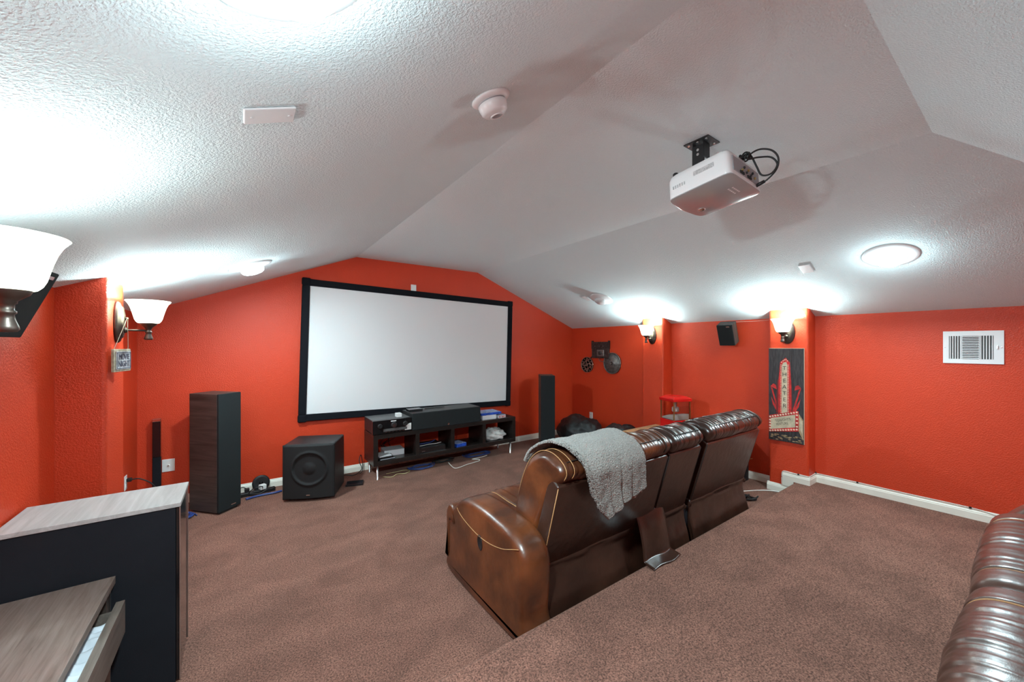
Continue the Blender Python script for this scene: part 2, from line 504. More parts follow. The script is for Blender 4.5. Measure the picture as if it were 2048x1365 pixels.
BBP = [(0, 0), (0.014, 0), (0.014, 0.052), (0.011, 0.058), (0.011, 0.064), (0.006, 0.071), (0.005, 0.080), (0, 0.083)]
BBN = [0]
def baseboard(runs, name, z0=0.0):
    """runs: list of (p0, p1, outward normal)"""
    m = MB()
    for p0, p1, nrm in runs:
        n = Vector((nrm[0], nrm[1], 0))
        vs = []
        for p in (p0, p1):
            for d, z in BBP: vs.append(Vector((p[0], p[1], z0 + z)) + n * d)
        k = len(BBP)
        fs = [tuple(range(k)), tuple(range(k, 2 * k))] + [(i, (i + 1) % k, k + (i + 1) % k, k + i) for i in range(k)]
        m.add(vs, fs)
    return struct(m.build(name, 'trim_white'))
dp = 0.185
baseboard([((XL, YF), (XR, YF), (0, -1))], 'baseboard_front')
baseboard([((XR, YF - .015), (XR, 3.20 + .0), (-1, 0)), ((XR - dp, 3.2 + .014), (XR - dp, 2.88 - .014), (-1, 0)), ((XR, 3.2), (XR - dp, 3.2), (0, 1)), ((XR, 2.88), (XR - dp, 2.88), (0, -1)),
           ((XR, 2.88), (XR, 1.66), (-1, 0)), ((XR, 1.66), (XR - dp, 1.66), (0, 1)), ((XR - dp, 1.66 + .014), (XR - dp, 1.44), (-1, 0))], 'baseboard_right')
baseboard([((XR - dp, 1.535), (XR - dp, 1.32 - .014), (-1, 0)), ((XR, 1.32), (XR - dp, 1.32), (0, -1)), ((XR, 1.32), (XR, YB), (-1, 0))], 'baseboard_right_platform', PLAT_Z)
# short stepped piece that joins the two levels on the pilaster
struct(MB().bb((XR - dp - .0138, 1.44, 0.083), (XR - dp, 1.535, PLAT_Z)).build('trim_1', 'trim_white'))
baseboard([((XL, YF - .015), (XL, 3.25), (1, 0)), ((XL, 3.25), (XL + dp, 3.25), (0, 1)), ((XL + dp, 3.25 + .014), (XL + dp, 2.89 - .014), (1, 0)), ((XL, 2.89), (XL + dp, 2.89), (0, -1)),
           ((XL, 2.89), (XL, 1.57), (1, 0)), ((XL, 1.57), (XL + dp, 1.57), (0, 1)), ((XL + dp, 1.57 + .014), (XL + dp, 1.44), (1, 0))], 'baseboard_left')

# ================================================================== LIGHT FIXTURES
def slope_frame(x, y, side):
    """frame on the sloping ceiling, local z pointing into the room"""
    z = zleft(x) if side < 0 else zright(x)
    s = (ZC - ZK) / ((RX1 - XL) if side < 0 else (XR - RX2))
    n = Vector((s if side < 0 else -s, 0, -1)).normalized()
    # local y along world +y
    yv = Vector((0, 1, 0)); xv = yv.cross(n).normalized()
    M = Matrix((xv, yv, n)).transposed().to_4x4(); M.translation = Vector((x, y, z))
    return M

def ceiling_light(x, y, side, lit, label, watt=CEIL_W):
    M = slope_frame(x, y, side)
    t = thing('ceiling_light', label, 'ceiling light', M.translation, M.to_euler(), 'ceiling lights')
    PM[t.name] = M
    MB().lathe([(0.150, 0.0), (0.151, 0.004), (0.146, 0.009), (0.120, 0.013), (0.098, 0.016), (0.090, 0.021), (0.084, 0.024), (0.080, 0.018)], 40).build('trim_ring', 'fixture_white', t, True, local=True)
    MB().lathe([(0.082, 0.016), (0.081, 0.026), (0.079, 0.042), (0.072, 0.054), (0.055, 0.064), (0.030, 0.069), (0.0, 0.071)], 40).build('lens', 'lamp_lens' if lit else 'lamp_off', t, True, local=True)
    if lit:
        ld = bpy.data.lights.new('lamp', 'AREA'); ld.shape = 'DISK'; ld.size = 0.13; ld.energy = watt; ld.color = LIGHT_COL
        lo = bpy.data.objects.new('lamp', ld); COL.objects.link(lo); lo.parent = t
        lo.location = (0, 0, 0.078); lo.rotation_euler = (math.pi, 0, 0)
        ld = bpy.data.lights.new('lamp_glow', 'POINT'); ld.shadow_soft_size = 0.04; ld.energy = watt * 0.08; ld.color = LIGHT_COL
        lo = bpy.data.objects.new('lamp_glow', ld); COL.objects.link(lo); lo.parent = t
        lo.location = (0, 0, 0.13)
    return t
ceiling_light(0.055, 3.60, -1, True, 'lit round flush ceiling light on the left slope near the screen wall', CEIL_W * 0.62)
ceiling_light(0.06, 0.695, -1, True, 'lit round flush ceiling light cut by the top edge of the photo')
ceiling_light(3.78, 0.635, 1, True, 'lit round flush ceiling light on the right slope above the wall vent', CEIL_W * 0.64)
ceiling_light(3.86, 3.38, 1, False, 'unlit small round ceiling light on the right slope above the film reel decoration')

def sconce(loc, rz, label, watt=SCONCE_W):
    """local +x points away from the wall"""
    t = thing('wall_sconce', label, 'wall lamp', loc, (0, 0, rz), 'wall sconces on the pilasters')
    px = 0.135
    Mx = Matrix.Rotation(R(90), 4, 'Y')          # lathe axis to +x
    MB().lathe([(0.0, 0.0), (1.0, 0.0), (1.0, 0.010), (0.93, 0.018), (0.80, 0.022), (0.74, 0.030), (0.45, 0.036), (0.0, 0.038)], 40, Mx, 0.118, 0.062).build('backplate', 'bronze', t, True, local=True)
    MB().lathe([(0.0, 0.034), (0.008, 0.036), (0.008, 0.046), (0.005, 0.050), (0.0, 0.052)], 12, Matrix.Translation((0, 0, 0.022)) @ Mx).build('knob', 'bronze', t, True, local=True)
    m = MB().tube([(0.03, 0, -0.045), (0.06, 0, -0.045), (px - 0.01, 0, -0.045)], 0.0055, 10)
    m.lathe([(0.0, 0.034), (0.017, 0.034), (0.015, 0.042), (0.009, 0.046), (0.0, 0.047)], 16, Matrix.Translation((0, 0, -0.045)) @ Mx)
    m.build('arm', 'bronze', t, True, local=True)
    Mp = Matrix.Translation((px, 0, 0))
    MB().lathe([(0.0, -0.101), (0.017, -0.100), (0.0205, -0.094), (0.019, -0.087), (0.0135, -0.070), (0.0125, -0.060), (0.016, -0.057), (0.016, -0.052),
                (0.0125, -0.049), (0.013, -0.036), (0.017, -0.033), (0.017, -0.028), (0.026, -0.020), (0.036, -0.012), (0.040, -0.003), (0.040, 0.0), (0.0, 0.0)], 28, Mp).build('holder', 'bronze', t, True, local=True)
    sh = MB().openlathe([(0.036, -0.002), (0.046, 0.001), (0.054, 0.010), (0.060, 0.024), (0.065, 0.045), (0.071, 0.070), (0.078, 0.093), (0.087, 0.112), (0.097, 0.126), (0.100, 0.129)], 40, Mp)
    sh.build('lamp_shade', 'alabaster', t, True, local=True, solid=0.003)
    MB().lathe([(0.0, 0.0), (0.012, 0.0), (0.012, 0.025), (0.018, 0.035), (0.020, 0.045), (0.016, 0.053), (0.0, 0.056)], 20, Mp).build('bulb', 'lamp_lens', t, True, local=True)
    ld = bpy.data.lights.new('sconce_bulb', 'POINT'); ld.energy = watt; ld.shadow_soft_size = 0.03; ld.color = LIGHT_COL
    lo = bpy.data.objects.new('sconce_bulb', ld); COL.objects.link(lo); lo.parent = t; lo.location = (px, 0, 0.112)
    return t
ZS = 1.632
sconce((XL + dp, 1.41, ZS), 0, 'wall sconce with cream glass shade cut by the left photo edge', SCONCE_W * 0.42)
sconce((XL + dp, 3.07, ZS), 0, 'wall sconce from which the movie night sign hangs')
sconce((XR - dp, 3.04, ZS), math.pi, 'wall sconce on the pilaster beside the film reel decoration', SCONCE_W * 1.1)
sconce((XR - dp, 1.49, ZS), math.pi, 'wall sconce above the theater poster', SCONCE_W * 0.95)

# ================================================================== PROJECTION SCREEN (hangs slightly crooked)
sc = Vector((1.93, YF - 0.005, 1.4125)); ang = R(1.55)
st = thing('projection_screen', 'wide white projection screen in a black velvet frame', 'projection screen', sc, (0, ang, 0))
W2, H2, fb = 2.675 / 2, 1.42 / 2, 0.075
MB().bb((-W2, -0.022, -H2), (W2, -0.012, H2)).build('screen_fabric', 'screen_white', st, local=True)
for a, b in [((-W2 - fb, -0.04, H2), (W2 + fb, 0, H2 + fb)), ((-W2 - fb, -0.04, -H2 - fb), (W2 + fb, 0, -H2))]:
    MB().bb(a, b).build('frame_rail', 'screen_frame', st, local=True, bevel=0.006)
for a, b in [((-W2 - fb, -0.041, -H2), (-W2, 0, H2)), ((W2, -0.041, -H2), (W2 + fb, 0, H2))]:
    MB().bb(a, b).build('frame_stile', 'screen_frame', st, local=True, bevel=0.006)
for sx in (-1, 1):
    for sz in (-1, 1):
        MB().box((sx * (W2 + fb * .5), -0.021, sz * (H2 + fb * .62)), (fb * 1.12, 0.046, fb * 1.05)).build('corner_cover', 'screen_frame', st, local=True, bevel=0.012, seg=3)
tag(MB().bb((1.775, YF - 0.012, 2.13), (1.845, YF, 2.285)).build('cover_plate', 'plate_white', origin=(1.81, YF, 2.2), bevel=0.003), 'white blank cover plate on the red wall above the screen', 'wall plate')

# ================================================================== MOVIE NIGHT SIGN
kx = XL + dp
sg = thing('hanging_sign', 'small weathered movie night sign hanging from a sconce', 'sign', (kx + 0.036, 2.985, 1.416), (0, 0, R(77)))
# local x: to the right as seen from the room, local -y faces the room
MB().box((0, 0.0, 0), (0.165, 0.012, 0.125)).build('board', 'sign_wood', sg, local=True, bevel=0.002)
MB().box((0.006, -0.008, 0.0), (0.142, 0.004, 0.100)).build('face_panel', 'sign_face', sg, local=True, bevel=0.001)
for a, b in [((-0.06, -0.0112, 0.042), (0.072, -0.0098, 0.045)), ((-0.06, -0.0112, -0.045), (0.072, -0.0098, -0.042)), ((-0.060, -0.0112, -0.042), (-0.057, -0.0098, 0.042)), ((0.069, -0.0112, -0.042), (0.072, -0.0098, 0.042))]:
    MB().bb(a, b).build('border_line', 'ink_blue', sg, local=True)
Ms = PM[sg.name]
text_mesh('MOVIE', 0.046, 0.0006, Ms @ frame_m((0.006, -0.0108, 0.018), (1, 0, 0), (0, 0, 1)), 'lettering', 'ink_blue', sg, sx=0.78)
text_mesh('NIGHT', 0.046, 0.0006, Ms @ frame_m((0.006, -0.0108, -0.020), (1, 0, 0), (0, 0, 1)), 'lettering', 'ink_blue', sg, sx=0.80)
kn = Vector((kx + 0.047, 3.07, ZS + 0.022))
m = MB()
for sx in (-1, 1):
    p = Ms @ Vector((sx * 0.070, 0, 0.058))
    m.tube([p, p.lerp(kn + Vector((0, 0, .008)), 0.5), kn + Vector((0, 0, 0.008))], 0.0013, 6)
m.build('string', 'jute', sg)

# ================================================================== SURROUND SPEAKERS
woodgrain('speaker_wood_v', (0.022, 0.018, 0.016), (0.10, 0.085, 0.075), 0.5, 2, 12.0)
def surround(loc, rot, label):
    t = thing('surround_speaker', label, 'speaker', loc, rot, 'surround speakers on the side walls')
    # local +x points into the room, box .16 deep .16 wide .25 tall
    MB().bb((0, -0.082, -0.125), (0.115, 0.082, 0.125)).build('cabinet', 'speaker_wood_v', t, local=True, bevel=0.003)
    MB().bb((0.115, -0.082, -0.125), (0.130, 0.082, 0.125)).build('grille', 'grille', t, local=True, bevel=0.005)
    MB().bb((0.130, 0.02, 0.098), (0.1315, 0.055, 0.110)).build('badge', 'chrome', t, local=True)
    MB().box((-0.008, 0, -0.03), (0.02, 0.05, 0.08)).build('wall_bracket', 'black_plastic', t, local=True, bevel=0.003)
    return t
surround((XR - 0.075, 2.10, 1.660), (0, R(23), R(180 + 4)), 'black surround speaker high on the right wall between two sconces')
surround((XL + 0.058, 2.01, 1.690), (0, R(22), R(-4)), 'dark surround speaker partly hidden behind the nearest left sconce')
# thin speaker wire from the speaker to the pilaster
tag(MB().tube(smoothpts([(XR - 0.10, 2.03, 1.765), (XR - 0.03, 1.96, 1.768), (XR - 0.006, 1.86, 1.768), (XR - .004, 1.75, 1.774), (XR - .004, 1.68, 1.784)], 5), 0.0016, 6).build('speaker_wire', 'cable_white', origin=(XR, 1.9, 1.77)), 'thin white wire running from the right surround speaker to the pilaster', 'wire')

# ================================================================== TOWER SPEAKERS
def tower(loc, rz, w_, d_, h_, label, woodm):
    """local -y is the grille side, origin at base centre"""
    t = thing('tower_speaker', label, 'speaker', loc, (0, 0, rz), 'tall tower speakers at the screen wall')
    MB().bb((-w_ / 2, -d_ / 2 + 0.022, 0.018), (w_ / 2, d_ / 2, h_)).build('cabinet', woodm, t, local=True, bevel=0.002)
    MB().bb((-w_ / 2, -d_ / 2, 0.018), (w_ / 2, -d_ / 2 + 0.021, h_)).build('grille', 'grille', t, local=True, bevel=0.004)
    MB().bb((-w_ / 2 + 0.02, -d_ / 2 + 0.02, 0.0), (w_ / 2 - 0.02, d_ / 2 - 0.02, 0.018)).build('plinth', 'black_plastic', t, local=True)
    MB().bb((0.01, -d_ / 2 - 0.0012, 0.045), (0.055, -d_ / 2, 0.053)).build('badge', 'chrome', t, local=True)
    return t
woodgrain('tower_wood', (0.016, 0.0125, 0.011), (0.078, 0.060, 0.051), 0.5, 1, 9.0)
# corners on the carpet: near (-.168,4.21) right (-.008,4.351) left (-.356,4.494)
fx = Vector((0.16, 0.141, 0)).normalized(); bk = Vector((-fx.y, fx.x, 0))
c0 = Vector((-0.168, 4.21, 0)); cc = c0 + fx * 0.107 + bk * 0.165
tower(cc, math.atan2(fx.y, fx.x), 0.213, 0.33, 1.065, 'dark wood tower speaker with black grille left of the subwoofer', 'tower_wood')
fx = Vector((0.835, -0.55, 0)).normalized(); bk = Vector((-fx.y, fx.x, 0))
c0 = Vector((3.711, 4.124, 0)); cc = c0 - fx * 0.1025 + bk * 0.165
tower(cc, math.atan2(fx.y, fx.x), 0.205, 0.33, 1.055, 'tall black tower speaker right of the screen beside the bean bag', 'tower_wood')

# ================================================================== SUBWOOFER
fx = Vector((0.416, -0.193, 0)).normalized(); bk = Vector((-fx.y, fx.x, 0))
sw = thing('subwoofer', 'black cube subwoofer with bowed round-driver grille on the carpet', 'subwoofer', Vector((0.304, 4.183, 0)) + fx * 0.23 + bk * 0.21, (0, 0, math.atan2(fx.y, fx.x)))
mat('black_sub', (0.016, 0.015, 0.015), 0.42, var=0.15, vscale=30, bump=0.12, bscale=300)
MB().bb((-0.23, -0.17, 0.018), (0.23, 0.21, 0.545)).build('cabinet', 'black_sub', sw, local=True, bevel=0.018, seg=3)
mat('grille_sub', (0.0125, 0.0125, 0.013), 0.7, spec=0.3, bump=0.25, bscale=900)
def subfront(u, v):
    x = lerp(-0.232, 0.232, u); z = lerp(0.022, 0.541, v)
    y = -0.186 - 0.026 * (1 - (x / 0.232) ** 2)
    d = math.hypot(x - 0.012, z - 0.315)
    y += -0.010 * math.exp(-((d - 0.155) / 0.012) ** 2) + 0.006 * (1 if d < 0.145 else 0) - 0.014 * max(0, 1 - (d / 0.06) ** 2)
    e = min(u, 1 - u, v, 1 - v)
    if e < 0.001: y += 0.014
    return (x, y, z)
m = MB().grid(subfront, 60, 64)
m.build('grille', 'grille_sub', sw, True, local=True)
MB().bb((-0.232, -0.186, 0.020), (0.232, -0.168, 0.543)).build('grille_frame', 'grille_sub', sw, local=True, bevel=0.006)
MB().bb((-0.012, -0.2155, 0.060), (0.020, -0.209, 0.069)).build('badge', 'chrome', sw, local=True)
for sx in (-1, 1):
    for sy in (-1, 1):
        MB().lathe([(0.02, 0), (0.02, 0.018)], 16, Matrix.Translation((sx * .18, sy * .14 + .02, 0))).build('foot', 'black_plastic', sw, local=True)

# ================================================================== SLIM SOUND BAR STANDING UPRIGHT
sb = thing('sound_bar', 'slim black sound bar standing upright against the wall left of the tower speaker', 'sound bar', (-0.632, 4.69, 0))
MB().bb((-0.660, 4.665, 0.0), (-0.604, 4.715, 0.48)).build('lower_body', 'black_matte', sb, bevel=0.004)
MB().bb((-0.660, 4.665, 0.481), (-0.604, 4.715, 0.805)).build('upper_body', 'black_gloss', sb, bevel=0.004)
MB().bb((-0.662, 4.662, 0.805), (-0.602, 4.717, 0.832)).build('end_cap', 'chrome', sb, bevel=0.004)

# ================================================================== WALL OUTLETS
def outlet(loc, rz, label, kind):
    t = thing('wall_outlet', label, 'outlet', loc, (0, 0, rz))
    w_ = 0.045 if kind == 'jack' else 0.036
    MB().bb((-w_, -0.006, -0.058), (w_, 0, 0.058)).build('cover_plate', 'plate_white', t, local=True, bevel=0.003)
    if kind == 'jack':
        MB().lathe([(0.006, 0.0), (0.006, 0.012), (0.0, 0.012)], 12, Matrix.Translation((0, -0.004, 0)) @ Matrix.Rotation(R(90), 4, 'X')).build('jack', 'steel', t, local=True)
    else:
        for z in (-0.021, 0.021):
            s = MB().bb((-0.017, -0.009, z - 0.016), (0.017, -0.005, z + 0.016)).build('socket', 'plate_white', t, local=True, bevel=0.004)
            for x in (-0.007, 0.007): MB().bb((x - 0.0012, -0.0095, z - 0.005), (x + 0.0012, -0.0088, z + 0.007)).build('slot', 'slot_dark', s, local=True)
    return t
outlet((-0.559, YF, 0.379), 0, 'white coaxial jack plate on the wall beside the upright sound bar', 'jack')
outlet((XL, 4.31, 0.385), R(90), 'white power outlet on the left wall with a black plug', 'power')
outlet((XR, 4.30, 0.345), R(-90), 'white power outlet on the right wall above the bean bag', 'power')
pc = thing('extension_lead', 'black power cord plugged into the left wall outlet', 'cord', (XL + 0.02, 4.31, 0.36))
MB().bb((XL + 0.009, 4.292, 0.392), (XL + 0.04, 4.328, 0.42)).build('plug', 'black_plastic', pc, bevel=0.005)
MB().tube(smoothpts([(XL + 0.04, 4.31, 0.405), (XL + 0.09, 4.31, 0.40), (XL + 0.17, 4.31, 0.33), (XL + 0.215, 4.33, 0.18), (XL + 0.225, 4.36, 0.03), (XL + 0.22, 4.42, 0.008)], 8), 0.005, 8).build('cable', 'cable_black', pc)

# ================================================================== TV CONSOLE AND WHAT STANDS ON IT
CX0, CX1, CY0, CY1, CZ0, CZ1 = 1.176, 3.106, 4.27, 4.655, 0.160, 0.505
cs = thing('media_console', 'long low dark wood media console with four open compartments', 'console', ((CX0 + CX1) / 2, (CY0 + CY1) / 2, 0))
MB().bb((CX0, CY0, CZ1 - 0.05), (CX1, CY1, CZ1)).build('top_panel', 'console_wood', cs, bevel=0.002)
MB().bb((CX0, CY0, CZ0), (CX1, CY1, CZ0 + 0.05)).build('bottom_panel', 'console_wood', cs, bevel=0.002)
for x in (CX0, CX1 - 0.05): MB().bb((x, CY0, CZ0 + 0.05), (x + 0.05, CY1, CZ1 - 0.05)).build('side_panel', 'console_wood', cs, bevel=0.002)
DX = [CX0 + 0.05 + (CX1 - CX0 - 0.10) * k / 4 for k in range(5)]
for x in DX[1:4]: MB().bb((x - 0.024, CY0, CZ0 + 0.05), (x + 0.024, CY1, CZ1 - 0.05)).build('divider', 'console_wood', cs, bevel=0.002)
for x in (CX0 + 0.05, CX1 - 0.07):
    for y in (CY0 + 0.03, CY1 - 0.04):
        MB().lathe([(0.0, 0.0), (0.013, 0.0), (0.013, 0.004), (0.011, 0.006), (0.013, CZ0)], 14, Matrix.Translation((x, y, 0))).build('leg', 'steel', cs, True)

av = thing('av_receiver', 'black home theater receiver with knobs at the left end of the console', 'receiver', (1.385, 4.45, CZ1))
MB().bb((1.172, 4.285, CZ1 + 0.012), (1.600, 4.63, CZ1 + 0.155)).build('case', 'black_plastic', av, bevel=0.003)
MB().bb((1.165, 4.262, CZ1 + 0.008), (1.605, 4.286, CZ1 + 0.158)).build('front_panel', 'black_gloss', av, bevel=0.004)
mat('receiver_top', (0.09, 0.09, 0.09), 0.35, bump=0.3, bscale=300)
MB().bb((1.172, 4.30, CZ1 + 0.1551), (1.600, 4.62, CZ1 + 0.160)).build('top_cover', 'receiver_top', av)
Ry = Matrix.Rotation(R(90), 4, 'X')
for kx_, kr in ((1.245, 0.024), (1.40, 0.030), (1.53, 0.026)):
    k = MB().lathe([(kr, 0), (kr, 0.012), (kr * .85, 0.022), (0, 0.022)], 24, Matrix.Translation((kx_, 4.262, CZ1 + 0.095)) @ Ry).build('knob', 'black_plastic', av)
    MB().lathe([(kr * 1.08, 0), (kr * 1.08, 0.003), (kr, 0.003)], 24, Matrix.Translation((kx_, 4.262, CZ1 + 0.095)) @ Ry).build('knob_ring', 'chrome', k)
MB().bb((1.28, 4.258, CZ1 + 0.030), (1.55, 4.262, CZ1 + 0.058)).build('display_strip', 'receiver_top', av)
for q in range(6): MB().bb((1.30 + q * 0.04, 4.256, CZ1 + 0.019), (1.318 + q * 0.04, 4.262, CZ1 + 0.025)).build('button', 'chrome', av)
MB().bb((1.365, 4.2605, CZ1 + 0.134), (1.425, 4.262, CZ1 + 0.144)).build('logo_plate', 'plate_white', av)
m = MB(); pts = [(1.600, CZ1 + 0.02)] + [(1.600 - 0.075 * math.cos(R(a)), CZ1 + 0.02 + 0.075 * math.sin(R(a))) for a in range(0, 91, 10)]
m.prism(pts, 1, 4.2595, 4.2615).build('corner_sticker', 'plate_white', av)
for sx in (1.20, 1.57):
    for sy in (4.31, 4.60): MB().lathe([(0.018, 0), (0.018, 0.012)], 14, Matrix.Translation((sx, sy, CZ1))).build('foot', 'black_plastic', av)

ctr = thing('center_speaker', 'wide black center speaker lying on the media console', 'speaker', (2.07, 4.42, CZ1))
MB().bb((1.615, 4.285, CZ1), (2.535, 4.60, CZ1 + 0.195)).build('cabinet', 'black_sub', ctr, bevel=0.004)
MB().bb((1.615, 4.262, CZ1 + 0.002), (2.535, 4.284, CZ1 + 0.193)).build('grille', 'grille', ctr, bevel=0.005)
MB().lathe([(0.013, 0), (0.013, 0.004), (0, 0.006)], 20, Matrix.Translation((2.075, 4.262, CZ1 + 0.024)) @ Ry).build('badge', 'chrome', ctr)

tag(MB().bb((1.455, 4.33, CZ1 + 0.1605), (1.515, 4.40, CZ1 + 0.205)).build('sensor_box', 'plate_white', origin=(1.485, 4.365, CZ1 + 0.1605), bevel=0.004), 'tiny white box sitting on top of the receiver', 'box')
pd = thing('media_player', 'flat black streaming box on the left end of the center speaker', 'media player', (1.72, 4.45, CZ1 + 0.195))
MB().bb((1.63, 4.40, CZ1 + 0.1955), (1.80, 4.52, CZ1 + 0.220)).build('case', 'black_gloss', pd, bevel=0.004)
MB().tube(smoothpts([(1.66, 4.515, CZ1 + .21), (1.645, 4.56, CZ1 + .222), (1.64, 4.61, CZ1 + .21), (1.64, 4.645, CZ1 + .15), (1.64, 4.66, CZ1 + .06)], 6), 0.003, 6).build('cable', 'cable_black', pd)
tag(MB().tube(smoothpts([(1.86, 4.49, CZ1 + .199), (2.0, 4.50, CZ1 + .20), (2.08, 4.47, CZ1 + .203), (2.12, 4.47, CZ1 + .205)], 6), 0.004, 6).build('antenna_cord', 'cable_black', origin=(2.0, 4.5, CZ1 + .199)), 'short black cord lying on top of the center speaker', 'cord')

def cased(name, label, cat, c, d, rz, parts, group=None):
    t = thing(name, label, cat, c, (0, 0, rz), group)
    for nm, mm, a, b in parts: MB().bb(a, b).build(nm, mm, t, local=True, bevel=0.001)
    return t
z = CZ1 + 0.0005
cased('game_box', 'white and blue game box under another box on the console', 'box', (2.71, 4.44, z), None, R(-3), [('box', 'box_white', (-0.105, -0.13, 0), (0.105, 0.13, 0.055)), ('label_panel', 'print_mix', (-0.105, -0.13, 0.0552), (0.105, 0.13, 0.057))])
cased('game_box', 'blue topped game box lying on the white box on the console', 'box', (2.745, 4.44, z + 0.0575), None, R(-3), [('box', 'box_blue', (-0.155, -0.125, 0), (0.155, 0.12, 0.028)), ('cover_print', 'print_mix', (-0.150, -0.12, 0.0282), (0.150, 0.115, 0.030))])
cased('small_box', 'small white and pink box at the right end of the console top', 'box', (2.90, 4.36, z), None, R(5), [('box', 'box_white', (-0.06, -0.06, 0), (0.06, 0.055, 0.038)), ('cover_print', 'print_pink', (-0.058, -0.0608, 0.004), (0.058, -0.0602, 0.034)), ('lid', 'print_mix', (-0.06, -0.06, 0.0382), (0.06, 0.055, 0.040))])
zb = CZ0 + 0.0505
# first compartment
cased('disc_case', 'dark disc case at the bottom of the stack in the first compartment', 'disc case', (1.335, 4.36, zb), None, R(4), [('case', 'black_plastic', (-0.09, -0.07, 0), (0.09, 0.09, 0.016)), ('paper_edge', 'paper_white', (-0.085, -0.0712, 0.006), (0.085, -0.0704, 0.010))], 'disc cases in the first compartment')
cased('disc_case', 'dark disc case on top of the stack in the first compartment', 'disc case', (1.325, 4.37, zb + 0.0165), None, R(-6), [('case', 'black_gloss', (-0.085, -0.07, 0), (0.085, 0.09, 0.015))], 'disc cases in the first compartment')
cased('magazine', 'grey magazine lying on the disc cases in the first compartment', 'magazine', (1.31, 4.38, zb + 0.032), None, R(8), [('pages', 'paper_white', (-0.07, -0.075, 0), (0.07, 0.09, 0.010)), ('cover', 'label_grey', (-0.071, -0.076, 0.010), (0.071, 0.091, 0.012))])
cased('white_box', 'white flat box behind the disc cases in the first compartment', 'box', (1.46, 4.50, zb), None, R(-4), [('box', 'box_white', (-0.115, -0.09, 0.0), (0.115, 0.09, 0.062)), ('lid', 'label_grey', (-0.115, -0.09, 0.0622), (0.115, 0.09, 0.066))])
# second compartment
pl_ = cased('disc_player', 'black disc player in the second compartment of the console', 'disc player', (1.885, 4.44, zb), None, 0, [('case', 'black_plastic', (-0.175, -0.13, 0), (0.165, 0.15, 0.062)), ('front_panel', 'black_gloss', (-0.177, -0.145, 0.002), (0.167, -0.13, 0.060)), ('tray_line', 'steel', (-0.14, -0.1462, 0.018), (-0.10, -0.1452, 0.021))])
tag(MB().tube(smoothpts([(1.72, 4.38, zb + .068), (1.80, 4.36, zb + .074), (1.88, 4.40, zb + .068), (1.96, 4.36, zb + .074), (2.04, 4.40, zb + .070)], 6), 0.004, 6).build('audio_cable', 'cable_white', origin=(1.85, 4.38, zb + .064)), 'white cable lying on top of the disc player', 'cable')
tag(MB().tube(smoothpts([(1.74, 4.45, zb + .072), (1.84, 4.42, zb + .08), (1.93, 4.46, zb + .074), (2.0, 4.50, zb + .086)], 6), 0.006, 6).build('audio_cable', 'cable_blue', origin=(1.85, 4.45, zb + .064)), 'blue cable bundle on top of the disc player', 'cable')
# third compartment
cased('game_case', 'blue game case in the third compartment of the console', 'game case', (2.26, 4.38, zb), None, R(10), [('case', 'box_blue', (-0.075, -0.09, 0), (0.075, 0.08, 0.040)), ('cover_print', 'print_mix', (-0.072, -0.086, 0.0402), (0.072, 0.076, 0.042))])
# fourth compartment: crumpled bag
def lump(c, d, amp, freq, seed, n=28, k=16, flat=0.0):
    m = MB(); vs = []; fs = []
    for i in range(k + 1):
        ph = math.pi * i / k
        for j in range(n):
            th = 2 * math.pi * j / n
            v = Vector((math.sin(ph) * math.cos(th), math.sin(ph) * math.sin(th), math.cos(ph)))
            q = v * freq + Vector((seed, seed * 1.7, -seed))
            s = 1 + amp * noise.noise(q) + amp * 0.5 * abs(noise.noise(q * 2.3))
            p = Vector((v.x * d[0] * s, v.y * d[1] * s, v.z * d[2] * s))
            if p.z < -flat * d[2]: p.z = -flat * d[2]
            vs.append(p + Vector(c))
    for i in range(k):
        for j in range(n):
            fs.append((i * n + j, i * n + (j + 1) % n, (i + 1) * n + (j + 1) % n, (i + 1) * n + j))
    return m.add(vs, fs)
tag(lump((2.84, 4.44, zb + 0.046), (0.165, 0.13, 0.085), 0.35, 3.2, 3.3, 40, 24, 0.54).build('plastic_bag', 'plastic_bag', origin=(2.84, 4.44, zb), smooth=True), 'crumpled clear plastic bag in the rightmost compartment of the console', 'bag')
# cable tangle seen through the first compartment
m = MB()
for k in range(5):
    rnd = random.Random(k)
    m.tube(smoothpts([(1.42 + rnd.uniform(-.05, .05), 4.685, 0.5), (1.44 + rnd.uniform(-.08, .08), 4.69, 0.42), (1.5 + rnd.uniform(-.1, .1), 4.695, 0.35), (1.46 + rnd.uniform(-.1, .1), 4.69, 0.28), (1.5 + rnd.uniform(-.1, .1), 4.695, 0.2), (1.5, 4.70, 0.09), (1.52 + .02 * k, 4.70, 0.02)], 6), 0.004, 6)
tag(m.build('cable_bundle', 'cable_black', origin=(1.5, 4.69, 0.02)), 'tangle of black cables hanging behind the first console compartment', 'cables')

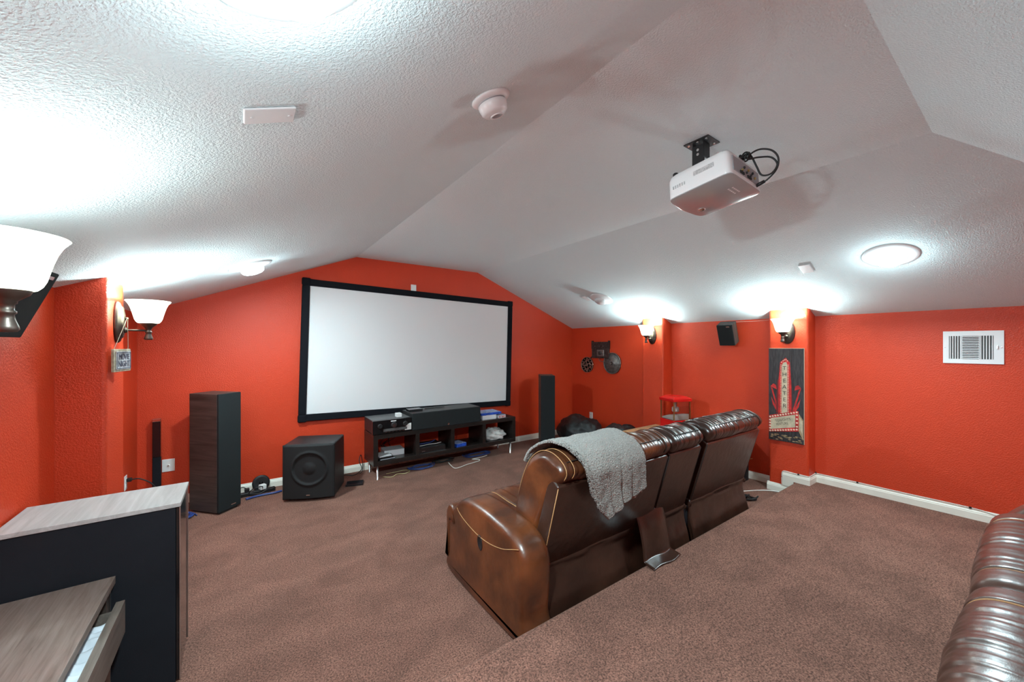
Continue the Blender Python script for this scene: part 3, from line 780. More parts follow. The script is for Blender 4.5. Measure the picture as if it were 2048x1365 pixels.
# ================================================================== CABLES AND SMALL THINGS ON THE CARPET
def loops(c, rad, n, r, seed, zmin=0.006, squash=1.0):
    rnd = random.Random(seed); pts = []
    for k in range(n * 7):
        a = 2 * math.pi * k / 7
        q = rad * (0.65 + 0.35 * rnd.random())
        pts.append((c[0] + q * math.cos(a) + rnd.uniform(-.02, .02), c[1] + squash * q * math.sin(a) + rnd.uniform(-.02, .02), zmin + rnd.random() * 0.03 * (k / (n * 7))))
    return smoothpts(pts, 5)
tag(MB().tube(loops((-0.42, 4.33, 0), 0.08, 6, 0.004, 2, 0.008), 0.005, 6).build('network_cable', 'cable_blue', origin=(-0.42, 4.33, 0)), 'coil of blue network cable on the carpet left of the dark wood tower speaker', 'cable')
tag(MB().tube(smoothpts([(0.03, 4.47, 0.011), (0.10, 4.495, 0.011), (0.18, 4.505, 0.011), (0.27, 4.50, 0.012), (0.33, 4.52, 0.011)], 6), 0.010, 6).build('network_cable', 'cable_blue', origin=(0.1, 4.55, 0)), 'blue cable run along the wall between the tower speaker and subwoofer', 'cable')
ps = thing('power_strip', 'black power strip with white adapters behind the subwoofer', 'power strip', (0.13, 4.60, 0))
MB().box((0.12, 4.605, 0.018), (0.32, 0.055, 0.034), R(6)).build('body', 'black_plastic', ps, bevel=0.006)
MB().box((0.17, 4.60, 0.062), (0.055, 0.05, 0.05), R(25)).build('adapter', 'plate_white', ps, bevel=0.006)
MB().box((0.04, 4.615, 0.052), (0.04, 0.035, 0.034), R(6)).build('adapter', 'black_plastic', ps, bevel=0.004)
MB().tube(smoothpts([(0.17, 4.57, 0.07), (0.15, 4.53, 0.09), (0.08, 4.54, 0.07), (0.06, 4.56, 0.03), (0.14, 4.54, 0.02), (0.20, 4.55, 0.04), (0.26, 4.58, 0.05), (0.28, 4.60, 0.03)], 6), 0.0045, 6).build('cord', 'cable_black', ps)
MB().tube(smoothpts([(-0.05, 4.60, 0.02), (-0.04, 4.61, 0.06), (0.0, 4.62, 0.085), (0.035, 4.615, 0.068)], 6), 0.0045, 6).build('cord', 'cable_black', ps)
dsk = thing('cable_reel', 'round black disc leaning on the baseboard behind the subwoofer', 'disc', (0.16, 4.695, 0.078), (R(90 - 8), 0, 0))
MB().lathe([(0.0, 0.0), (0.055, 0.0), (0.075, 0.004), (0.078, 0.012), (0.072, 0.018), (0.05, 0.014), (0.0, 0.012)], 28).build('disc', 'black_plastic', dsk, True, local=True)
MB().lathe([(0.0, 0.012), (0.018, 0.012), (0.016, 0.022), (0.0, 0.023)], 18).build('hub', 'black_gloss', dsk, True, local=True)
br = thing('device_tray', 'flat open black plastic tray on the carpet left of the console', 'tray', (0.99, 4.31, 0))
MB().box((0.99, 4.31, 0.006), (0.17, 0.12, 0.006), R(-18)).build('bottom', 'black_matte', br)
Mr = Matrix.Translation((0.99, 4.31, 0.012)) @ Matrix.Rotation(R(-18), 4, 'Z')
for c, d in [((0, 0.058, 0.002), (0.17, 0.008, 0.012)), ((0, -0.058, 0.002), (0.17, 0.008, 0.012)), ((-0.083, 0, 0.002), (0.008, 0.116, 0.012)), ((0.083, 0, 0.002), (0.008, 0.116, 0.012))]:
    MB().box(Mr @ Vector(c), d, R(-18)).build('rim', 'black_plastic', br)
tag(MB().tube(smoothpts([(0.85, 4.60, 0.006), (0.95, 4.62, 0.02), (1.05, 4.60, 0.006), (1.14, 4.63, 0.05), (1.12, 4.66, 0.14), (1.145, 4.69, 0.2), (1.165, 4.70, 0.12), (1.165, 4.69, 0.012), (1.12, 4.63, 0.006)], 6), 0.0045, 6).build('power_cable', 'cable_black', origin=(1.1, 4.6, 0)), 'black cable looping up the wall at the left end of the console', 'cable')
# under the console
tag(MB().tube(smoothpts([(2.12, 4.36, 0.02), (2.10, 4.16, 0.007), (2.17, 4.14, 0.007), (2.28, 4.18, 0.007), (2.38, 4.20, 0.007), (2.50, 4.23, 0.007), (2.52, 4.29, 0.007), (2.45, 4.34, 0.008), (2.60, 4.34, 0.01), (2.70, 4.37, 0.009)], 6), 0.0045, 6).build('speaker_cable', 'cable_white', origin=(2.3, 4.25, 0)), 'cream cable straying onto the carpet in front of the console', 'cable')
tag(MB().tube(smoothpts([(1.30, 4.34, 0.008), (1.38, 4.28, 0.007), (1.46, 4.33, 0.012), (1.55, 4.31, 0.007), (1.62, 4.36, 0.01), (1.58, 4.42, 0.009), (1.45, 4.40, 0.014), (1.36, 4.42, 0.008)], 6), 0.004, 6).build('speaker_cable', 'cable_yellow', origin=(1.45, 4.36, 0)), 'yellowish cable under the left end of the console', 'cable')
tag(MB().tube(loops((1.78, 4.42, 0), 0.17, 5, 0.005, 11, 0.008, 0.45), 0.005, 6).build('network_cable', 'cable_blue', origin=(1.78, 4.42, 0)), 'tangle of blue cable under the second console compartment', 'cable')
tag(MB().tube(loops((2.62, 4.48, 0), 0.22, 4, 0.005, 17, 0.008, 0.4), 0.005, 6).build('network_cable', 'cable_blue', origin=(2.62, 4.48, 0)), 'tangle of blue cable under the right half of the console', 'cable')
tag(MB().tube(loops((2.12, 4.50, 0), 0.16, 5, 0.005, 19, 0.008, 0.5), 0.004, 6).build('power_cable', 'cable_black', origin=(2.12, 4.5, 0)), 'tangle of black cable on the carpet under the middle of the console', 'cable')

# ================================================================== SOFAS
def puff(prof, x0, x1, rnd_=0.04, nx=40, k=5, wr=None, bow=0.0, endk=5):
    """closed (y,z) profile swept along x with rounded ends; wr(x01, s, p) -> outward offset"""
    P = [Vector((0, p[0], p[1])) for p in prof]
    P = smoothpts(P, k, True); n = len(P)
    cen = sum(P, Vector()) / n
    nor = []
    for i in range(n):
        t = (P[(i + 1) % n] - P[i - 1]).normalized(); q = Vector((0, t.z, -t.y))
        if q.dot(P[i] - cen) < 0: q = -q
        nor.append(q)
    xs = []
    L = x1 - x0
    st_ = [(math.sin(R(90 * i / endk))) for i in range(endk)]
    for i in range(endk):
        a = R(90 * i / endk); xs.append((x0 + rnd_ * (1 - math.cos(a)), rnd_ * (1 - math.sin(a))))
    for i in range(nx + 1): xs.append((lerp(x0 + rnd_, x1 - rnd_, i / nx), 0.0))
    for i in range(endk - 1, -1, -1):
        a = R(90 * i / endk); xs.append((x1 - rnd_ * (1 - math.cos(a)), rnd_ * (1 - math.sin(a))))
    m = MB(); vs = []; fs = []
    for x, ins in xs:
        u = (x - x0) / L
        for i in range(n):
            d = -ins + bow * (1 - (2 * u - 1) ** 2)
            if wr: d += wr(u, i / n, P[i], x)
            p = P[i] + nor[i] * d
            vs.append((x, p.y, p.z))
    for a in range(len(xs) - 1):
        for i in range(n):
            fs.append((a * n + i, a * n + (i + 1) % n, (a + 1) * n + (i + 1) % n, (a + 1) * n + i))
    fs.append(tuple(range(n - 1, -1, -1))); e = (len(xs) - 1) * n; fs.append(tuple(range(e, e + n)))
    return m.add(vs, fs)

ARM = [(0.838, 0.004), (0.852, 0.20), (0.848, 0.36), (0.80, 0.44), (0.70, 0.52), (0.60, 0.560), (0.45, 0.570), (0.28, 0.560), (0.14, 0.540), (0.05, 0.49), (0.01, 0.41), (0.012, 0.30), (0.025, 0.15), (0.035, 0.004)]
SEAT = [(0.28, 0.40), (0.40, 0.465), (0.60, 0.475), (0.74, 0.482), (0.82, 0.462), (0.862, 0.41), (0.868, 0.33), (0.855, 0.20), (0.842, 0.06), (0.78, 0.05), (0.70, 0.22), (0.45, 0.30)]
CUSH = [(0.25, 0.37), (0.325, 0.42), (0.340, 0.55), (0.300, 0.70), (0.240, 0.825), (0.180, 0.895), (0.105, 0.936), (0.025, 0.938), (-0.045, 0.906), (-0.072, 0.862), (-0.045, 0.812), (0.03, 0.74), (0.12, 0.55), (0.18, 0.40)]
PANEL = [(-0.045, 0.790), (0.015, 0.828), (0.040, 0.80), (0.215, 0.25), (0.12, 0.24), (0.099, 0.27)]
SKIRT = [(0.082, 0.345), (0.088, 0.29), (0.080, 0.22), (0.055, 0.13), (0.035, 0.03), (0.06, 0.02), (0.13, 0.15), (0.17, 0.30), (0.14, 0.345)]

def make_sofa(loc, seats, x_left, x_right, label, wrinkle_seed, matl, matd, flap=None, armw=0.19):
    S = thing('recliner_sofa', label, 'sofa', loc)
    def wr_head(u, s, p, x):
        top = max(0.0, min(1.0, (p.z - 0.80) / 0.10)) * (1.0 if p.y > 0.0 else max(0.15, 1 + p.y * 18))
        q = noise.noise(Vector((x * 26, p.y * 5, wrinkle_seed)))
        q2 = noise.noise(Vector((x * 55, p.y * 9, wrinkle_seed + 5)))
        front = 0.25 if p.z > 0.5 else 0.0
        return (top * 0.9 + front) * (-0.012 * max(0, 0.25 - abs(q)) / 0.25 - 0.002 * q2) + 0.006 * noise.noise(Vector((x * 7, p.z * 6, wrinkle_seed)))
    def wr_seat(u, s, p, x):
        q = noise.noise(Vector((x * 30, p.y * 3, p.z * 3 + wrinkle_seed)))
        q2 = noise.noise(Vector((x * 60, p.y * 4, p.z * 4 + wrinkle_seed)))
        w_ = 1.0 if 0.2 < u < 0.8 else 0.25
        c = 0.0
        for e in (0.15, 0.85): c -= 0.012 * math.exp(-((u - e) / 0.008) ** 2)
        return w_ * (0.006 * q + 0.003 * q2) + c + 0.012 * math.sin(math.pi * u) 
    def wr_skirt(u, s, p, x):
        return 0.008 * noise.noise(Vector((x * 4, p.z * 5, wrinkle_seed))) + 0.003 * noise.noise(Vector((x * 15, p.z * 10, wrinkle_seed)))
    for ax0, ax1, sgn in ((x_left, x_left + armw, -1), (x_right - armw, x_right, 1)):
        prof_ = ARM if sgn < 0 else [(0.20 + (y - 0.01) * 0.76, z_) for y, z_ in ARM]
        a = puff(prof_, ax0, ax1, 0.05, 8, 5).build('arm', matl, S, True, local=True)
        xo = ax0 - 0.0015 if sgn < 0 else ax1 + 0.0015
        seam = [(0.715, 0.47), (0.66, 0.445), (0.56, 0.42), (0.44, 0.405), (0.32, 0.41), (0.20, 0.435), (0.10, 0.475), (0.06, 0.49)]
        MB().tube(smoothpts([(xo + (-sgn) * (0.004 if i in (0, len(seam) - 1) else 0.0), y, z_) for i, (y, z_) in enumerate(seam)], 6), 0.0022, 6).build('seam', 'thread', a, True, local=True)
        Mo = Matrix.Translation((xo, 0.426, 0.372)) @ Matrix.Rotation(R(90) * sgn, 4, 'Y') @ Matrix.Rotation(R(12), 4, 'Z')
        h = MB().lathe([(1.0, -0.004), (1.0, 0.0015), (0.92, 0.003), (0.86, 0.0), (0.0, -0.001)], 24, Mo, 0.042, 0.025).build('release_handle', 'black_plastic', S, True, local=True)
    for kx_, (sx0, sx1, console) in enumerate(seats):
        wrinkle_seed += 2.3
        MB().prism(PANEL, 0, sx0 + 0.004, sx1 - 0.004).build('back_panel', matd, S, local=True, bevel=0.012, seg=3)
        puff(CUSH, sx0 + 0.002, sx1 - 0.004, 0.036, max(60, int((sx1 - sx0) * 150)), 6, wr_head, 0.006).build('back_cushion', matl if kx_ == 0 else matd, S, True, local=True)  # lit end seat takes plain leather, the others the copy with painted-in shade
        puff(SKIRT, sx0 - 0.004, sx1 + 0.004, 0.012, 40, 5, wr_skirt).build('skirt', matd, S, True, local=True)
        if not console:
            puff(SEAT, sx0 + 0.006, sx1 - 0.006, 0.045, int((sx1 - sx0) * 120), 6, wr_seat, 0.0).build('seat_cushion', matl, S, True, local=True)
        else:
            MB().prism([(0.28, 0.05), (0.80, 0.05), (0.82, 0.50), (0.78, 0.54), (0.30, 0.54)], 0, sx0 + 0.006, sx1 - 0.006).build('console_box', matl, S, local=True, bevel=0.02, seg=3)
        # stitched seams over the back cushion
        cp = smoothpts([Vector((0, p[0], p[1])) for p in CUSH], 6, True); n = len(cp)
        cen = sum(cp, Vector()) / n
        for xs_ in ((sx0 + 0.030, sx0 + 0.085, sx1 - 0.075) if kx_ == 0 else (sx0 + 0.075, sx1 - 0.075)):
            pts = []
            for i in range(6, 60):
                p = cp[i % n]; d = (p - cen).normalized()
                pts.append((xs_, p.y + d.y * 0.004, p.z + d.z * 0.004))
            MB().tube(pts, 0.0024, 6).build('seam', 'thread_dark' if (kx_ or xs_ > sx0 + 0.3) else 'thread', S, True, local=True)
        # cross seam along the rear of the headrest
        pts = []
        for q in range(25):
            x = lerp(sx0 + 0.03, sx1 - 0.03, q / 24); e = max(0, abs(q / 12 - 1) - 0.8) * 0.06
            pts.append((x, -0.048 + e, 0.912 - e))
        MB().tube(pts, 0.003, 6).build('seam', 'thread_dark', S, True, local=True)
        # piping at the panel's side edges and top edge
        for xs_ in (sx0 + 0.006, sx1 - 0.006):
            MB().tube([(xs_, -0.040, 0.782), (xs_, 0.03, 0.53), (xs_, 0.104, 0.27)], 0.0025, 6).build('piping', 'thread' if (kx_ == 0 and xs_ < sx0 + .1) else 'thread_dark', S, True, local=True)
        if not console:
            cp = smoothpts([Vector((0, p[0], p[1])) for p in SEAT], 6, True)
            for f_ in (0.15, 0.85):
                xs_ = lerp(sx0, sx1, f_); pts = []
                for i in range(6, 50):
                    p = cp[i]; pts.append((xs_, p.y, p.z))
                MB().tube(pts, 0.0032, 6).build('seam', 'thread', S, True, local=True)
    puff([(0.740, 0.40), (0.775, 0.452), (0.83, 0.455), (0.868, 0.41), (0.872, 0.33), (0.866, 0.12), (0.84, 0.12), (0.80, 0.34)], x_left - 0.004, x_left + armw + 0.01, 0.03, 16, 5).build('footrest_roll', matl, S, True, local=True)
    MB().bb((x_left + 0.10, 0.10, 0.035), (x_right - 0.10, 0.78, 0.30)).build('base_frame', 'black_matte', S, local=True)
    if flap:
        fx0, fx1 = flap
        def fl(u, v):
            x = lerp(fx0, fx1, v) + 0.03 * (1 - u)
            if u < 0.72:
                t = u / 0.72; y = lerp(0.075, -0.005, t) - 0.012 * math.sin(t * math.pi); z_ = lerp(0.42, PLAT_Z + 0.016, t)
            else:
                t = (u - 0.72) / 0.28; y = lerp(-0.005, -0.085, t); z_ = lerp(PLAT_Z + 0.016, PLAT_Z + 0.007, t)
            return (x, y + 0.006 * math.sin(v * 7), z_ + 0.003 * math.sin(v * 9 + u * 5))
        MB().grid(fl, 30, 14).build('leather_flap', matd, S, True, local=True, solid=0.005)
    return S
sofa1 = make_sofa((0, 1.44, 0), [(1.275, 2.235, False), (2.245, 2.64, True), (2.715, 3.585, False)], 1.107, 3.70,
                  'brown leather recliner sofa with a grey blanket over its back', 1.0, 'leather', 'leather_shaded', (2.02, 2.31))
sofa2 = make_sofa((0, -0.70, PLAT_Z), [(1.24, 2.30, False), (2.30, 3.36, False)], 1.05, 3.55,
                  'brown leather recliner sofa on the platform cut by the right photo edge', 9.0, 'leather_grey', 'leather_shaded')

# ------------------------------------------------------------------ blanket
path = smoothpts([(0, 1.765, 0.70), (0, 1.700, 0.845), (0, 1.635, 0.918), (0, 1.555, 0.962), (0, 1.465, 0.966), (0, 1.385, 0.932), (0, 1.348, 0.865), (0, 1.352, 0.800), (0, 1.366, 0.720), (0, 1.372, 0.64), (0, 1.376, 0.56)], 10)
al = [0.0]
for i in range(1, len(path)): al.append(al[-1] + (path[i] - path[i - 1]).length)
def along(d):
    d = max(0, min(al[-1], d))
    for i in range(1, len(al)):
        if d <= al[i]: return path[i - 1].lerp(path[i], (d - al[i - 1]) / max(1e-9, al[i] - al[i - 1]))
    return path[-1]
TOT = al[-1]
def blanket_fn(u, v):
    # u along the drape, v across
    end = TOT * pl([0, 0.06, 0.18, 0.35, 0.6, 0.8, 1.0], [0.80, 0.92, 0.995, 0.965, 0.91, 0.90, 0.875], v)
    start = TOT * pl([0, 0.5, 1.0], [0.16, 0.05, 0.02], v)
    d = lerp(start, end, u); p = along(d); s = d / TOT
    xl = pl([0, .3, .5, .7, 1.0], [1.30, 1.32, 1.35, 1.42, 1.53], s); xr = pl([0, .3, .5, .7, 1.0], [1.80, 1.82, 1.845, 1.89, 1.95], s)
    x = lerp(xl, xr, v)
    hang = max(0, (s - 0.55) / 0.45)
    fold = hang * (0.016 * math.sin(v * 13 + 1.0 + 2 * u) + 0.010 * math.sin(v * 23 + 4 * u))
    lump_ = 0.008 * noise.noise(Vector((x * 7, s * 6, 2))) + 0.004 * noise.noise(Vector((x * 18, s * 14, 5)))
    nrm = (along(d + .01) - along(d - .01)); nrm = Vector((0, nrm.z, -nrm.y)).normalized()
    if nrm.dot(Vector((0, p.y - 1.6, p.z - 0.75))) < 0: nrm = -nrm
    fuzz = 0.0030 * noise.noise(Vector((x * 110, s * 150, 3))) + 0.0020 * noise.noise(Vector((x * 210, s * 270, 9)))
    p = p + nrm * (0.016 + lump_ + abs(fold) + fuzz)
    return (x + 0.006 * noise.noise(Vector((u * 9, v * 9, 7))), p.y, p.z)
bl = thing('throw_blanket', 'grey fleece throw blanket draped over the left seat back of the sofa', 'blanket', (1.6, 1.45, 0.95))
MB().grid(blanket_fn, 220, 150).build('upper_layer', 'blanket', bl, True, solid=0.014)
def blanket_fn2(u, v):
    d = TOT * lerp(0.72, 0.965, u) - TOT * 0.05 * v; p = along(d)
    x = lerp(1.66, 1.90, v)
    return (x + 0.01 * math.sin(u * 8), p.y - 0.004 + 0.008 * math.sin(v * 15 + 1), p.z - 0.005 * math.sin(v * 19))
MB().grid(blanket_fn2, 30, 24).build('under_layer', 'blanket_under', bl, True, solid=0.008)

# ================================================================== BEAN BAGS, TABLE, POPCORN MACHINE
def beanbag(c, d, seed, label):
    m = MB(); vs = []; fs = []; n, k = 72, 40
    for i in range(k + 1):
        ph = math.pi * i / k
        for j in range(n):
            th = 2 * math.pi * j / n
            v = Vector((math.sin(ph) * math.cos(th), math.sin(ph) * math.sin(th), math.cos(ph)))
            q = v * 2.0 + Vector((seed, 0, 0))
            s = 1 + 0.10 * noise.noise(q) - 0.07 * abs(noise.noise(q * 2.2)) + 0.03 * noise.noise(q * 5)
            z_ = (v.z * 0.5 + 0.5); 
            vs.append((c[0] + v.x * d[0] * s, c[1] + v.y * d[1] * s, max(0.004, (v.z * 0.62 + 0.38) * d[2] * s)))
    for i in range(k):
        for j in range(n): fs.append((i * n + j, i * n + (j + 1) % n, (i + 1) * n + (j + 1) % n, (i + 1) * n + j))
    return tag(m.add(vs, fs).build('bean_bag', 'beanbag', origin=(c[0], c[1], 0), smooth=True), label, 'bean bag')
beanbag((4.27, 4.17), (0.32, 0.37, 0.41), 1.5, 'large black bean bag in the corner beside the black tower speaker')
beanbag((4.22, 3.38), (0.39, 0.31, 0.41), 6.2, 'flatter black bean bag below the wall sconce next to the wooden table')

tb = thing('coffee_table', 'oak topped table on black metal legs behind the sofa', 'table', (4.2, 2.45, 0))
MB().bb((3.80, 1.90, 0.415), (4.62, 2.995, 0.45)).build('table_top', 'oak', tb, bevel=0.003)
for y in (1.915, 2.96):
    m = MB()
    for x in (3.86, 4.565): m.bb((x - 0.015, y - 0.012, 0.03), (x + 0.03, y + 0.018, 0.415))
    m.bb((3.845, y - 0.012, 0.0), (4.595, y + 0.018, 0.03))
    m.bb((3.845, y - 0.012, 0.385), (4.595, y + 0.018, 0.4149))
    m.build('leg_frame', 'black_plastic', tb)

px, py, pz = 4.30, 2.60, 0.4505
pm = thing('popcorn_machine', 'small red tabletop popcorn machine with clear glass walls', 'popcorn machine', (px, py, pz), (0, 0, R(-18)))
def pbb(a, b, name, mm, par=pm, **k): return MB().bb(a, b).build(name, mm, par, local=True, **k)
pbb((-0.125, -0.12, 0), (0.125, 0.12, 0.155), 'base', 'popcorn_red', bevel=0.006)
for sx in (-1, 1):
    for sy in (-1, 1): pbb((sx * 0.116 - 0.005, sy * 0.112 - 0.005, 0.155), (sx * 0.116 + 0.005, sy * 0.112 + 0.005, 0.375), 'post', 'brass')
for sx in (-1, 1): pbb((sx * 0.116 - 0.0015, -0.107, 0.156), (sx * 0.116 + 0.0015, 0.107, 0.374), 'glass_pane', 'glass')
for sy in (-1, 1): pbb((-0.111, sy * 0.112 - 0.0015, 0.156), (0.111, sy * 0.112 + 0.0015, 0.374), 'glass_pane', 'glass')
m = MB(); m.prism([(-0.12, 0.40), (-0.135, 0.375), (0.135, 0.375), (0.12, 0.425), (-0.12, 0.425)], 1, -0.13, 0.13)
MB().bb((-0.135, -0.13, 0.375), (0.135, 0.13, 0.412)).build('roof', 'popcorn_red', pm, local=True, bevel=0.008, seg=2)
v8 = [(-0.125, -0.12, 0.412), (0.125, -0.12, 0.412), (0.125, 0.12, 0.412), (-0.125, 0.12, 0.412), (-0.085, -0.08, 0.437), (0.085, -0.08, 0.437), (0.085, 0.08, 0.437), (-0.085, 0.08, 0.437)]
MB().add(v8, [(3, 2, 1, 0), (4, 5, 6, 7), (0, 1, 5, 4), (1, 2, 6, 5), (2, 3, 7, 6), (3, 0, 4, 7)]).build('roof_cap', 'popcorn_red', pm, local=True, bevel=0.003)
MB().prism([(-0.105, 0.157), (0.105, 0.157), (0.105, 0.175), (-0.02, 0.215), (-0.105, 0.225)], 0, -0.105, 0.105).build('popcorn_tray', 'tray_white', pm, local=True)
MB().lathe([(0.0, 0.24), (0.032, 0.24), (0.04, 0.25), (0.04, 0.29), (0.03, 0.30), (0.012, 0.302), (0.012, 0.375)], 24).build('kettle', 'tray_white', pm, True, local=True)
MB().add([(-0.10, -0.114, 0.32), (0.10, -0.114, 0.32), (0.10, -0.185, 0.17), (-0.10, -0.185, 0.17)], [(0, 1, 2, 3)]).build('serving_door', 'glass', pm, local=True, solid=0.003)
pbb((-0.015, -0.19, 0.166), (0.015, -0.178, 0.176), 'door_handle', 'brass')

# white cord and black coil on the carpet at the far end of the sofa
tag(MB().tube(smoothpts([(3.95, 1.79, 0.006), (4.10, 1.80, 0.006), (4.25, 1.74, 0.006), (4.38, 1.66, 0.006), (4.445, 1.58, 0.006), (4.45, 1.46, 0.006)], 6), 0.006, 6).build('floor_cable', 'cable_white', origin=(4.2, 1.7, 0)), 'white cord lying on the carpet beside the far end of the sofa', 'cord')
tag(MB().tube(loops((4.02, 1.66, 0), 0.055, 3, 0.006, 5, 0.009, 1.0), 0.008, 6).build('cord_coil', 'cable_black', origin=(4.02, 1.66, 0)), 'small black coil of cord on the carpet behind the sofa', 'cord')

# ================================================================== RIGHT WALL: FILM DECORATION, POSTER, VENT, CABLE
fd = thing('film_decoration', 'metal movie projector wall decoration with two film reels', 'wall decoration', (XR, 4.05, 1.36))
def onwall(y, z_): return frame_m((XR, y, z_), (0, -1, 0), (0, 0, 1))      # local x to the right, y up, z into the room
body = MB().box((XR - 0.02, 4.085, 1.42), (0.03, 0.35, 0.25)).build('projector_body', 'decor_metal', fd, bevel=0.006)
for k in range(9): MB().lathe([(0.0, 0), (0.009, 0), (0.007, 0.007), (0, 0.009)], 10, onwall(3.93 + 0.04 * k, 1.545) @ Matrix.Translation((0, 0, 0.02))).build('rivet', 'decor_pewter', body, True)
MB().bb((XR - 0.032, 3.905, 1.535), (XR - 0.005, 4.265, 1.555)).build('top_rail', 'decor_metal', body)
for y in (3.915, 4.255): MB().bb((XR - 0.034, y - 0.012, 1.44), (XR - 0.006, y + 0.012, 1.572)).build('side_rail', 'decor_metal', body)
MB().bb((XR - 0.050, 4.0, 1.325), (XR - 0.034, 4.14, 1.43)).build('lens_plate', 'decor_pewter', body, bevel=0.01)
MB().lathe([(0.03, 0), (0.03, 0.02), (0.022, 0.024), (0.0, 0.02)], 24, onwall(4.07, 1.375) @ Matrix.Translation((0, 0, 0.045))).build('lens', 'decor_metal', body, True)
for y in (4.02, 4.10, 4.19): MB().lathe([(0.006, 0), (0.006, 0.008), (0, 0.010)], 10, onwall(y, 1.485) @ Matrix.Translation((0, 0, 0.034))).build('knob', 'decor_pewter', body, True)
MB().tube(smoothpts([(XR - .02, 4.12, 1.30), (XR - .03, 4.10, 1.255), (XR - .03, 4.04, 1.24), (XR - .03, 3.98, 1.245)], 5), 0.006, 6).build('film_strip', 'decor_copper', fd)
MB().tube([(XR - .02, 4.24, 1.34), (XR - .02, 4.33, 1.26)], 0.008, 8).build('reel_arm', 'decor_metal', fd)
MB().tube([(XR - .02, 3.95, 1.34), (XR - .02, 3.89, 1.27)], 0.008, 8).build('reel_arm', 'decor_metal', fd)
def reel(y, z_, rad, spokes, mm):
    M = onwall(y, z_)
    a = MB().lathe([(rad, 0.012), (rad, 0.03), (rad * .93, 0.03), (rad * .93, 0.012), (rad, 0.012)], 48, M).build('reel_rim', mm, fd, True)
    if spokes:
        for k in range(8):
            th = R(45 * k + 10)
            MB().box(M @ Vector((math.cos(th) * rad * .55, math.sin(th) * rad * .55, 0.02)), (0.006, rad * 0.8, 0.016), m=Matrix.Rotation(th - R(0), 4, 'X')).build('spoke', mm, a)
        MB().lathe([(rad * .55, 0.014), (rad * .55, 0.026), (rad * .48, 0.026), (rad * .48, 0.014), (rad * .55, .014)], 36, M).build('spoke_ring', mm, a, True)
        for k in range(12):
            th = R(30 * k)
            MB().lathe([(0.010, 0.012), (0.010, 0.028), (0.0, 0.03)], 10, M @ Matrix.Translation((math.cos(th) * rad * .76, math.sin(th) * rad * .76, 0))).build('stud', mm, a, True)
    else:
        MB().lathe([(0.0, 0.012), (rad * .94, 0.012), (rad * .94, 0.022), (rad * .3, 0.026), (rad * .28, 0.030), (0, 0.030)], 48, M).build('reel_disc', 'decor_pewter', a, True)
    MB().lathe([(rad * .20, 0.014), (rad * .20, 0.034), (rad * .14, 0.038), (rad * .12, .03), (0, 0.03)], 24, M).build('hub', mm, a, True)
    MB().lathe([(rad * .06, 0.03), (rad * .06, 0.042), (0, 0.044)], 12, M).build('hub_pin', 'decor_copper', a, True)
reel(4.375, 1.178, 0.130, True, 'decor_copper')
reel(3.855, 1.222, 0.165, False, 'decor_pewter')

# theater poster on three planks
PX = XR - dp
po = thing('theater_poster', 'tall wooden theater poster with red marquee sign art', 'poster', (PX, 1.503, 1.0))
PY0, PY1, PZ0, PZ1 = 1.352, 1.655, 0.525, 1.470
MB().bb((PX - 0.014, PY0, PZ0), (PX - 0.002, PY1, PZ1)).build('backing_board', 'poster_edge', po)
pwid = (PY1 - PY0 - 0.006) / 3
for k in range(3):
    y1 = PY1 - 0.001 - k * (pwid + 0.002)
    MB().bb((PX - 0.020, y1 - pwid, PZ0 + 0.002), (PX - 0.0141, y1, PZ1 - 0.003)).build('plank', 'poster_wood', po)
def pp(u, v): return (PY1 - u * (PY1 - PY0), PZ1 - v * (PZ1 - PZ0))       # u 0..1 left to right, v 0..1 top to bottom
def pflat(name, mm, uv, lift):
    pts = [pp(*q) for q in uv]
    return MB().prism(pts, 0, PX - 0.020 - lift - 0.0006, PX - 0.020 - lift).build(name, mm, po)
# fins
for mir in (False, True):
    def q(l): return [((1 - u) * 0.985 if mir else u, v) for u, v in l]
    pflat('printed_fin', 'poster_red', q([(0.06, 0.415), (0.14, 0.385), (0.22, 0.40), (0.24, 0.445), (0.10, 0.425)]), 0.0002)
    pflat('printed_fin', 'poster_red', q([(0.06, 0.42), (0.12, 0.44), (0.30, 0.66), (0.30, 0.70), (0.20, 0.60)]), 0.0004)
    pflat('printed_fin', 'poster_red', q([(0.08, 0.53), (0.12, 0.56), (0.30, 0.68), (0.30, 0.715), (0.12, 0.61)]), 0.0006)
pflat('printed_glow', 'poster_red_dark', [(0.26, 0.34), (0.66, 0.34), (0.70, 0.70), (0.22, 0.70)], 0.0008)
pflat('printed_glow', 'poster_red', [(0.30, 0.33), (0.34, 0.15), (0.50, 0.10), (0.62, 0.15), (0.66, 0.40), (0.66, 0.70), (0.28, 0.70)], 0.0010)
pflat('printed_tower', 'poster_red', [(0.34, 0.16), (0.52, 0.11), (0.59, 0.16), (0.60, 0.70), (0.34, 0.70)], 0.0013)
pflat('printed_tower', 'poster_cream', [(0.39, 0.185), (0.43, 0.155), (0.52, 0.145), (0.545, 0.175), (0.545, 0.70), (0.385, 0.70)], 0.0016)
pflat('printed_marquee', 'poster_red', [(0.02, 0.735), (0.82, 0.655), (0.86, 0.66), (0.86, 0.865), (0.82, 0.87), (0.02, 0.915)], 0.0019)
pflat('printed_marquee', 'poster_cream', [(0.07, 0.765), (0.77, 0.695), (0.77, 0.83), (0.07, 0.885)], 0.0022)
pflat('printed_marquee_side', 'poster_amber', [(0.86, 0.68), (0.985, 0.745), (0.985, 0.96), (0.86, 0.865)], 0.0019)
pflat('printed_marquee_side', 'poster_cream', [(0.895, 0.72), (0.96, 0.755), (0.96, 0.90), (0.895, 0.84)], 0.0022)
m = MB()
